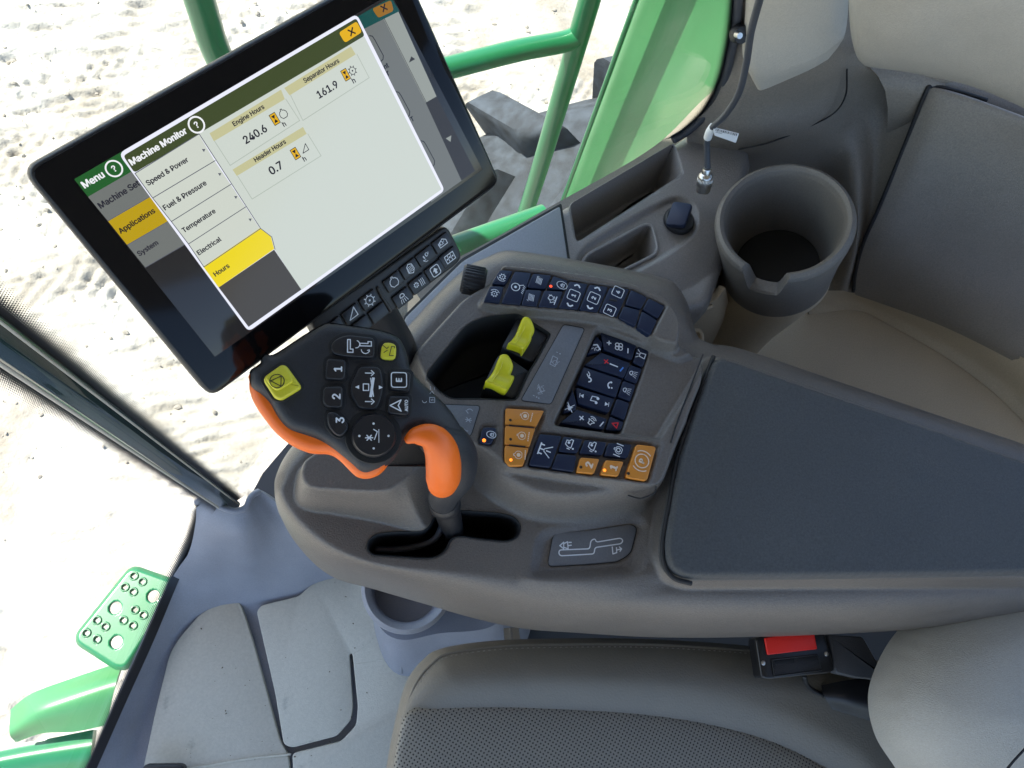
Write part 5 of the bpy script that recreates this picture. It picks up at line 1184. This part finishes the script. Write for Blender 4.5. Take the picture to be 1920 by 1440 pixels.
SC = {k: scr('screen_' + k, *v) for k, v in dict(dark=(34, 34, 36), green=(30, 92, 40), teal=(14, 74, 70), grey=(112, 116, 114), yellowd=(186, 156, 14), white=(238, 240, 255), olive=(62, 74, 40), body=(205, 213, 205), menu=(206, 212, 202), head=(196, 194, 150), yellow=(238, 216, 24), menudark=(70, 66, 58), ink=(34, 34, 48), inkd=(24, 24, 34), line=(92, 96, 108), thin=(176, 186, 176), pale=(150, 156, 150), amber=(228, 178, 28), amberd=(150, 104, 24), greyd=(52, 50, 48), white2=(244, 246, 250), menuw=(190, 196, 188)).items()}
scrn = slab('screen', mq([(139, 336), (403, 669), (905, 318), (733, -12)], .0006), .0008, SC['dark'], mon, ch=.0001, n=mn)
_lift = [.0007]
def area(name, pts, mat, r=0, step=.00004):
    _lift[0] += step; L = mq(pts, _lift[0])
    if r: L = rounded(L, r, 5)
    return ob(name, L, [list(range(len(L)))], SC[mat], scrn, smooth=False, recalc=False)
def word(t, p0, p1, mat, bold=.06, step=.00005):
    a, b = mo(*p0), mo(*p1); w = abs((b - a) @ dh)
    s = Sym().text(t, (0, 0), 1, bold, 'l', width=w); return s.build('text', a, dh, my, SC[mat], scrn, 1.0, _lift[0] + step)
def draw(lines, mat, w=.0004, closed=False, name='line'):
    s = Sym()
    for L in lines:
        P = [mo(x, y) for x, y in L]; s.line([((p - mp0) @ dh, (p - mp0) @ my) for p in P], w, closed)
    return s.build(name, mp0, dh, my, SC[mat], scrn, 1.0, _lift[0] + .00005)
def icon(sym, c, k, mat, name='icon', up=.00005):
    return sym.build(name, mo(*c), dh, my, SC[mat], scrn, k, _lift[0] + up)
# page behind the dialog
area('page_header', [(139, 336), (733, -5), (749, 21), (165, 369)], 'teal'); area('page_header', [(139, 336), (300, 243), (320, 280), (165, 369)], 'green')
rows = [((165, 369), (202, 414), 'grey'), ((202, 414), (238, 459), 'yellowd'), ((238, 459), (272, 501), 'grey')]
for a, b, m in rows: area('menu_row', [a, (a[0] + 150, a[1] - 87), (b[0] + 150, b[1] - 87), b], m)
draw([[r[1], (r[1][0] + 140, r[1][1] - 81)] for r in rows], 'line')
area('page_body', c2([(800, 270), (1190, 75), (1435, 620), (1600, 1158), (1400, 1300)]), 'grey'); area('page_column', c2([(1365, 660), (1435, 620), (1682, 1098), (1595, 1160)]), 'greyd')
area('page_column', c2([(1095, 122), (1190, 75), (1435, 620), (1365, 660)]), 'pale')
draw([c2([(1095, 122), (1365, 660)])], 'greyd'); area('arrow', c2([(1258, 402), (1272, 362), (1298, 380)]), 'greyd'); area('arrow', c2([(1494, 890), (1530, 870), (1525, 912)]), 'pale')
for x, y in ((1000, 230), (1170, 590), (1330, 905)): draw([c2([(x, y), (x + 18, y + 4), (x + 34, y + 28), (x + 88, y + 128), (x + 86, y + 152), (x + 70, y + 168)])], 'inkd', .0006)
word('nt', c2([(1100, 447)])[0], c2([(1126, 432)])[0], 'inkd'); word('r', c2([(1120, 487)])[0], c2([(1130, 481)])[0], 'inkd'); word('rT', c2([(1262, 790)])[0], c2([(1288, 774)])[0], 'inkd')
area('close_button', c2([(1020, 56), (1142, 0), (1160, 70), (1060, 116)]), 'amberd', .002); icon(Sym().line([(-1, -1), (1, 1)], .5).line([(-1, 1), (1, -1)], .5), c2([(1092, 52)])[0], .0019, 'inkd')
word('Menu', (159, 353), (197, 332), 'white2', .06); icon(Sym().arc((0, 0), 1, .2, n=28).text('?', (0, 0), 1.1, .04), (213, 316), .0046, 'white2')
word('Machine Sett', (189, 391), (268, 346), 'ink'); word('Applications', (226, 438), (292, 399), 'inkd'); word('System', (261, 480), (298, 459), 'ink')
# dialog
_lift[0] += .0002
area('dialog_frame', [(222, 288), (669, 26), (834, 357), (466, 622)], 'white', .004)
area('dialog_header', [(231, 292), (668, 34), (684, 67), (252, 324)], 'olive', .002); area('dialog_body', [(372, 251), (683, 68), (828, 355), (565, 544)], 'body')
lft = [(252, 325), (285, 371), (320, 415), (352, 457), (381, 500), (410, 539)]; rgt = [(372, 251), (402, 301), (432, 345), (460, 387), (487, 428)]
for i in range(4): area('menu_row', [lft[i], rgt[i], rgt[i + 1], lft[i + 1]], 'menu')
area('menu_row', [lft[4], rgt[4], (508, 444), (514, 467), lft[5]], 'yellow'); area('menu_column', [lft[5], (514, 468), (565, 543), (466, 613)], 'menudark')
draw([[lft[i], rgt[i]] for i in range(5)] + [[(372, 251), (487, 428), (508, 444), (514, 467)], lft[:5] + [(381, 500)]], 'line', .0005)
for x, y in ((381, 281), (411, 326), (441, 369), (468, 411)): icon(Sym().poly([(-.6, -.8), (.8, 0), (-.6, .8)]), (x, y), .0014, 'line')
word('Machine Monitor', (247, 310), (351, 250), 'white2', .07); icon(Sym().arc((0, 0), 1, .22, n=28).text('?', (0, 0), 1.1, .05), (367, 234), .0048, 'white2')
for t, a, b in (('Speed & Power', (277, 348), (354, 304)), ('Fuel & Pressure', (309, 394), (389, 349)), ('Temperature', (344, 436), (405, 400)), ('Electrical', (372, 478), (416, 453)), ('Hours', (403, 518), (431, 502))): word(t, a, b, 'ink')
area('close_button', c2([(806, 210), (922, 136), (956, 206), (846, 276)]), 'amber', .002); icon(Sym().line([(-1, -1), (1, 1)], .5).line([(-1, 1), (1, -1)], .5), c2([(882, 206)])[0], .0020, 'inkd', up=.0001)
boxes = [([(393, 250), (527, 168), (534, 186), (401, 265)], [(430, 310), (560, 226)]), ([(533, 165), (658, 87), (667, 102), (543, 179)], [(566, 226), (690, 146)]), ([(436, 318), (568, 238), (575, 251), (444, 330)], [(471, 373), (600, 292)])]
for q_, b_ in boxes:
    area('value_header', q_, 'head'); draw([[q_[3], b_[0], b_[1], q_[2]]], 'thin', .0005)
word('Engine Hours', (438, 237), (495, 204), 'ink'); word('240.6', (460, 270), (501, 247), 'ink', .055)
word('Separator Hours', (570, 156), (635, 118), 'ink'); word('161.9', (597, 185), (634, 165), 'ink', .055)
word('Header Hours', (478, 304), (536, 270), 'ink'); word('0.7', (508, 328), (531, 316), 'ink', .055)
for x, y in ((530, 237), (660, 156), (568, 302)): word('h', (x + 1, y + 1), (x + 5.4, y - 1.5), 'ink', .04)
for x, y in c2([(388, 765), (843, 482), (521, 987)]):
    icon(Sym().poly([(-.75, -1.2), (.75, -1.2), (.75, 1.2), (-.75, 1.2)]), (x, y), .0030, 'amber'); icon(Sym().poly([(-.5, .8), (.5, .8), (0, 0)]).poly([(-.5, -.8), (0, 0), (.5, -.8)]).line([(-.75, -1.2), (.75, -1.2), (.75, 1.2), (-.75, 1.2)], .14, True), (x, y), .0030, 'inkd', up=.00010)
icon(sym_engine(Sym()), c2([(443, 732)])[0], .0036, 'ink'); icon(sym_gear(Sym(), (0, 0), .75, 8, .13), c2([(887, 456)])[0], .0032, 'ink'); icon(Sym().line([(-1, -.7), (.9, -.7), (.9, 1)], .18, True), c2([(580, 957)])[0], .0027, 'ink')
# arm that carries the monitor
tube('support_arm', [mo(640, 470, -.03), mo(690, 560, -.06), at(735, 640, .74), at(745, 665, .68)], [.018, .018, .020, .022], MT['black'], mon, seg=20)
slab('arm_bracket', rounded([mo(x, y, -.022) for x, y in [(600, 420), (660, 560), (760, 490), (700, 360)]], .01), .02, MT['black'], mon, ch=.003, n=mn)

# keypad strip under the monitor
kp = empty('monitor_keypad', tuple(mo(760, 540) - np.array([0, 0, .03])), 'dark strip of menu keys mounted below the monitor', 'keypad')
kpl = rounded(mq(c5([(-160, 800), (400, 420), (852, 100), (888, 112), (985, 300), (975, 350), (940, 390), (490, 722), (330, 842), (100, 1010), (-60, 1010)]), -.006), .006)
slab('keypad_plate', kpl, .014, MT['keyplate'], kp, ch=.0022, n=mn, steps=3)
r1c = [(840, 224), (716, 322), (596, 416), (474, 514), (292, 652), (162, 756), (30, 858)]; r2c = [(894, 332), (785, 430), (664, 530), (543, 634), (362, 750), (236, 846)]
kpO = []
for cx, cy in r1c + r2c:
    al = np.array([62, -49]); co = np.array([30, 50]); c = np.array([cx, cy])
    quad = [c - al * .92 - co * .86, c + al * .92 - co * .86, c + al * .92 + co * .86, c - al * .92 + co * .86]
    kpO.append(slab('key', rounded(mq(c5([tuple(p) for p in quad]), -.0038), .0012, 4), .006, MT['blackkey'], kp, ch=.0006, n=mn))
def kmark(i, sym, k=.0044): 
    c = c5([(r1c + r2c)[i]])[0]; sym.build('symbol', mo(*c, -.0038), dh, my, MT['print'], kpO[i], k)
kmark(0, sym_scatter(Sym().line([(-.9, -.5), (.9, -.5), (.9, .3), (.2, .8), (-.9, .3)], .15, True), 12, 4)); kmark(1, sym_scatter(Sym(), 31, 8)); 
s = Sym().line([(-.6, -.5), (-.5, .5), (0, .9), (.6, .6), (.7, -.3), (.2, -.9)], .14, True); [s.disc((-.4 + .28 * i, -.4 + .26 * j), .1, 8) for i in range(4) for j in range(4)]; kmark(2, s, .0048)
kmark(3, sym_engine(Sym()), .0050); kmark(4, sym_gear(Sym(), (0, 0), .75, 8, .14), .0046); kmark(5, Sym().line([(-1, -.7), (.9, -.7), (.9, 1)], .18, True), .0042)
s = Sym().line([(-1, -.7), (1, -.7), (1, .7), (-1, .7)], .15, True); s.line([(-.35, -.7), (-.35, .7)], .12).line([(.3, -.7), (.3, .7)], .12).disc((-.65, 0), .16).disc((0, .1), .18).disc((.65, 0), .16); kmark(7, s, .0046)
s = Sym().line(rounded([np.array(p) * .85 for p in [(-1, -1), (1, -1), (1, 1), (-1, 1)]], .4, 4), .14, True).poly([(-.5, 0), (.5, 0), (0, .55)]).poly([(-.22, -.5), (.22, -.5), (.22, 0), (-.22, 0)]); kmark(8, s, .0050)
s = sym_gear(Sym(), (-.6, .2), .35, 8, .12); [s.line([(.3 + .35 * i, -.6), (.35 + .35 * i, .2), (.3 + .35 * i, .7)], .12) for i in range(3)]; kmark(9, s, .0046); kmark(10, sym_lamp(Sym()), .0050)
tube('plate_rib', mq(c5([(352, 555), (395, 640), (455, 735)]), -.0052), .0016, MT['keyplate'], kp, seg=8)

# ------------------------------------------------------------------ seat
seat = empty('operator_seat', tuple(at(1200, 1420, .30)), 'grey leather operator seat cushion with perforated centre', 'seat')
SZc = .50
s_px = [(834, 1214), (800, 1236), (775, 1265), (758, 1300), (742, 1360), (728, 1430), (712, 1540), (700, 1700), (760, 1900), (1300, 1950), (2000, 1900), (2120, 1560), (1990, 1330), (1800, 1262), (1650, 1236), (1500, 1218), (1350, 1204), (1200, 1196), (1050, 1196), (930, 1200)]
s_out = np.array([p[:2] for p in catmull([at(x, y, SZc - .03) for x, y in s_px], 6, True)])
i_px = [(762, 1338), (790, 1325), (850, 1319), (950, 1318), (1080, 1323), (1200, 1331), (1320, 1348), (1430, 1376), (1520, 1415), (1600, 1470), (1650, 1600), (1500, 1850), (900, 1850), (735, 1700), (728, 1560), (738, 1440), (750, 1370)]
i_out = np.array([p[:2] for p in catmull([at(x, y, SZc - .012) for x, y in i_px], 5, True)])
hfield('cushion', s_out, [dict(p=s_out, z=SZc, w=.055, o=0, e='round'), dict(p=i_out, z=SZc - .018, w=.06, o=.035)], .0042, .0, MT['leather'], seat, z0=SZc - .055, skirt=.10)
hfield('perforated_insert', i_out, [dict(p=i_out, z=SZc - .0085, w=.05, o=0, e='round')], .004, .0, MT['perf'], seat, z0=SZc - .0165, skirt=.01)
ed = resample(np.c_[s_out, np.full(len(s_out), 0.)], 700)
zed = SZc - .055 + .055 * math.sqrt(1 - (1 - .011 / .055) ** 2)
ei = inset(ed, .011, n3); ei[:, 2] = zed
sel = [i for i in range(700) if ei[i][0] < .35 and ei[i][1] > -.22]
seg_all = [ei[i] for i in range(700)]
pip = inset(ed, .008, n3); pip[:, 2] = SZc - .055 + .055 * math.sqrt(1 - (1 - .008 / .055) ** 2) + .0002
tube('piping', np.vstack([pip, pip[:1]]), .0021, MT['leather'], seat, seg=8, smooth_n=0, caps=False)
SVv, SFf = [], []
for i in range(0, 700, 2):
    a, b = ei[i], ei[(i + 1) % 700]; d = (b - a); d /= np.linalg.norm(d); w = np.cross(n3, d) * .0006; o_ = len(SVv)
    a2, b2 = a + d * .0003, b - d * .0003
    SVv += [a2 - w + n3 * .0004, a2 + w + n3 * .0004, b2 + w + n3 * .0004, b2 - w + n3 * .0004]; SFf.append((o_, o_ + 1, o_ + 2, o_ + 3))
tag(ob('stitching', SVv, SFf, MT['stitch'], seat, smooth=False, recalc=False), kind='stuff')
bk_px = [(1990, 1010), (1920, 1038), (1850, 1064), (1765, 1120), (1695, 1192), (1658, 1262), (1648, 1318), (1662, 1382), (1698, 1440), (1760, 1530), (1900, 1660), (2150, 1700), (2300, 1400), (2200, 1050)]
bk = np.array([p[:2] for p in catmull([at(x, y, .60) for x, y in bk_px], 6, True)])
hfield('backrest', bk, [dict(p=bk, z=.70, w=.15, o=0, e='round')], .005, .2, MT['backpad'], seat, z0=.60, skirt=.02)
tube('backrest_seam', [at(*p) for p in [(1930, 1395, .7005), (1890, 1440, .7005), (1860, 1490, .7005)]], .0012, MT['seam'], seat, seg=6)

# ------------------------------------------------------------------ seat belt buckle
bu = empty('seat_belt_buckle', tuple(at(1490, 1240, .48)), 'black seat belt buckle with red release button beside the seat', 'buckle')
bz = .545
bl = rounded(pts_at([(1417, 1198), (1432, 1192), (1532, 1180), (1546, 1186), (1562, 1240), (1566, 1256), (1556, 1262), (1440, 1274), (1428, 1270)], bz), .003)
slab('buckle_body', bl, .020, MT['buckle'], bu, ch=.0025, n=n3, steps=3)
slab('release_button', rounded(pts_at([(1434, 1196), (1526, 1181), (1533, 1217), (1440, 1228)], bz + .0025), .0015), .006, MT['red'], bu, ch=.001, n=n3)
fr_ = np.array(rounded(pts_at([(1447, 1237), (1533, 1227), (1541, 1256), (1452, 1268)], bz + .0012), .001))
slab('slot_plate', fr_, .003, MT['black'], bu, ch=.0004, n=n3)
for a in ([(1452, 1239), (1489, 1235), (1490, 1243), (1454, 1247)], [(1497, 1234), (1533, 1230), (1535, 1238), (1499, 1242)]): slab('latch_slot', pts_at(a, bz + .0016), .002, MT['well'], bu, ch=.0001, n=n3)
tube('slot_rim', np.vstack([fr_, fr_[:1]]), .0009, MT['buckle'], bu, seg=6, smooth_n=0, caps=False)
for c in ((1431, 1243), (1549, 1226)): lathe('screw', at(*c, bz), [(.0, .0014), (.0018, .0014), (.0026, .0008), (.0026, -.001), (0, -.001)], MT['metal'], bu, seg=14)
slab('buckle_stalk', rounded(pts_at([(1553, 1190), (1618, 1194), (1655, 1260), (1690, 1290), (1640, 1274), (1612, 1272), (1568, 1262)], bz - .006), .003), .014, MT['strapgrey'], bu, ch=.002, n=n3)
tube('buckle_wire', [at(*p) for p in [(1508, 1268, bz - .012), (1514, 1285, bz - .03), (1535, 1300, .50), (1600, 1330, .49)]], .0028, MT['black'], bu, seg=8)
# dark belt anchor between seat and backrest
an = empty('belt_anchor', tuple(at(1600, 1330, .42)), 'black plastic belt anchor tucked between cushion and backrest', 'belt anchor')
patch('anchor_shell', [[(1540, 1285, .505), (1590, 1275, .515), (1650, 1270, .515), (1720, 1270, .51)], [(1545, 1305, .512), (1590, 1310, .522), (1640, 1318, .522), (1700, 1330, .515)], [(1560, 1330, .505), (1600, 1342, .508), (1640, 1355, .506), (1700, 1380, .50)]], MT['black'], an, thick=.02)

# crumbs of dry soil trodden onto the mats
DV, DF = [], []
for i in range(60):
    px_, py_ = rng.uniform(330, 700), rng.uniform(1090, 1440)
    p = at(px_, py_, .0165); r_ = .0005 + .0010 * rng.random() ** 3
    v = IV * r_ * rng.uniform(.6, 1.2, (len(IV), 1)) * np.array([1.5, .9, .5]); a = rng.uniform(0, 6.28)
    v = v @ np.array([[math.cos(a), math.sin(a), 0], [-math.sin(a), math.cos(a), 0], [0, 0, 1]])
    DF.append(IF + len(DV) * len(IV)); DV.append(v + p)
tag(ob('floor_crumbs', np.vstack(DV), np.vstack(DF), material('dry_soil_crumb', (.10, .08, .055), .9), smooth=False, recalc=False), 'tiny dark crumbs of soil scattered on the floor mats', 'crumbs', kind='stuff')
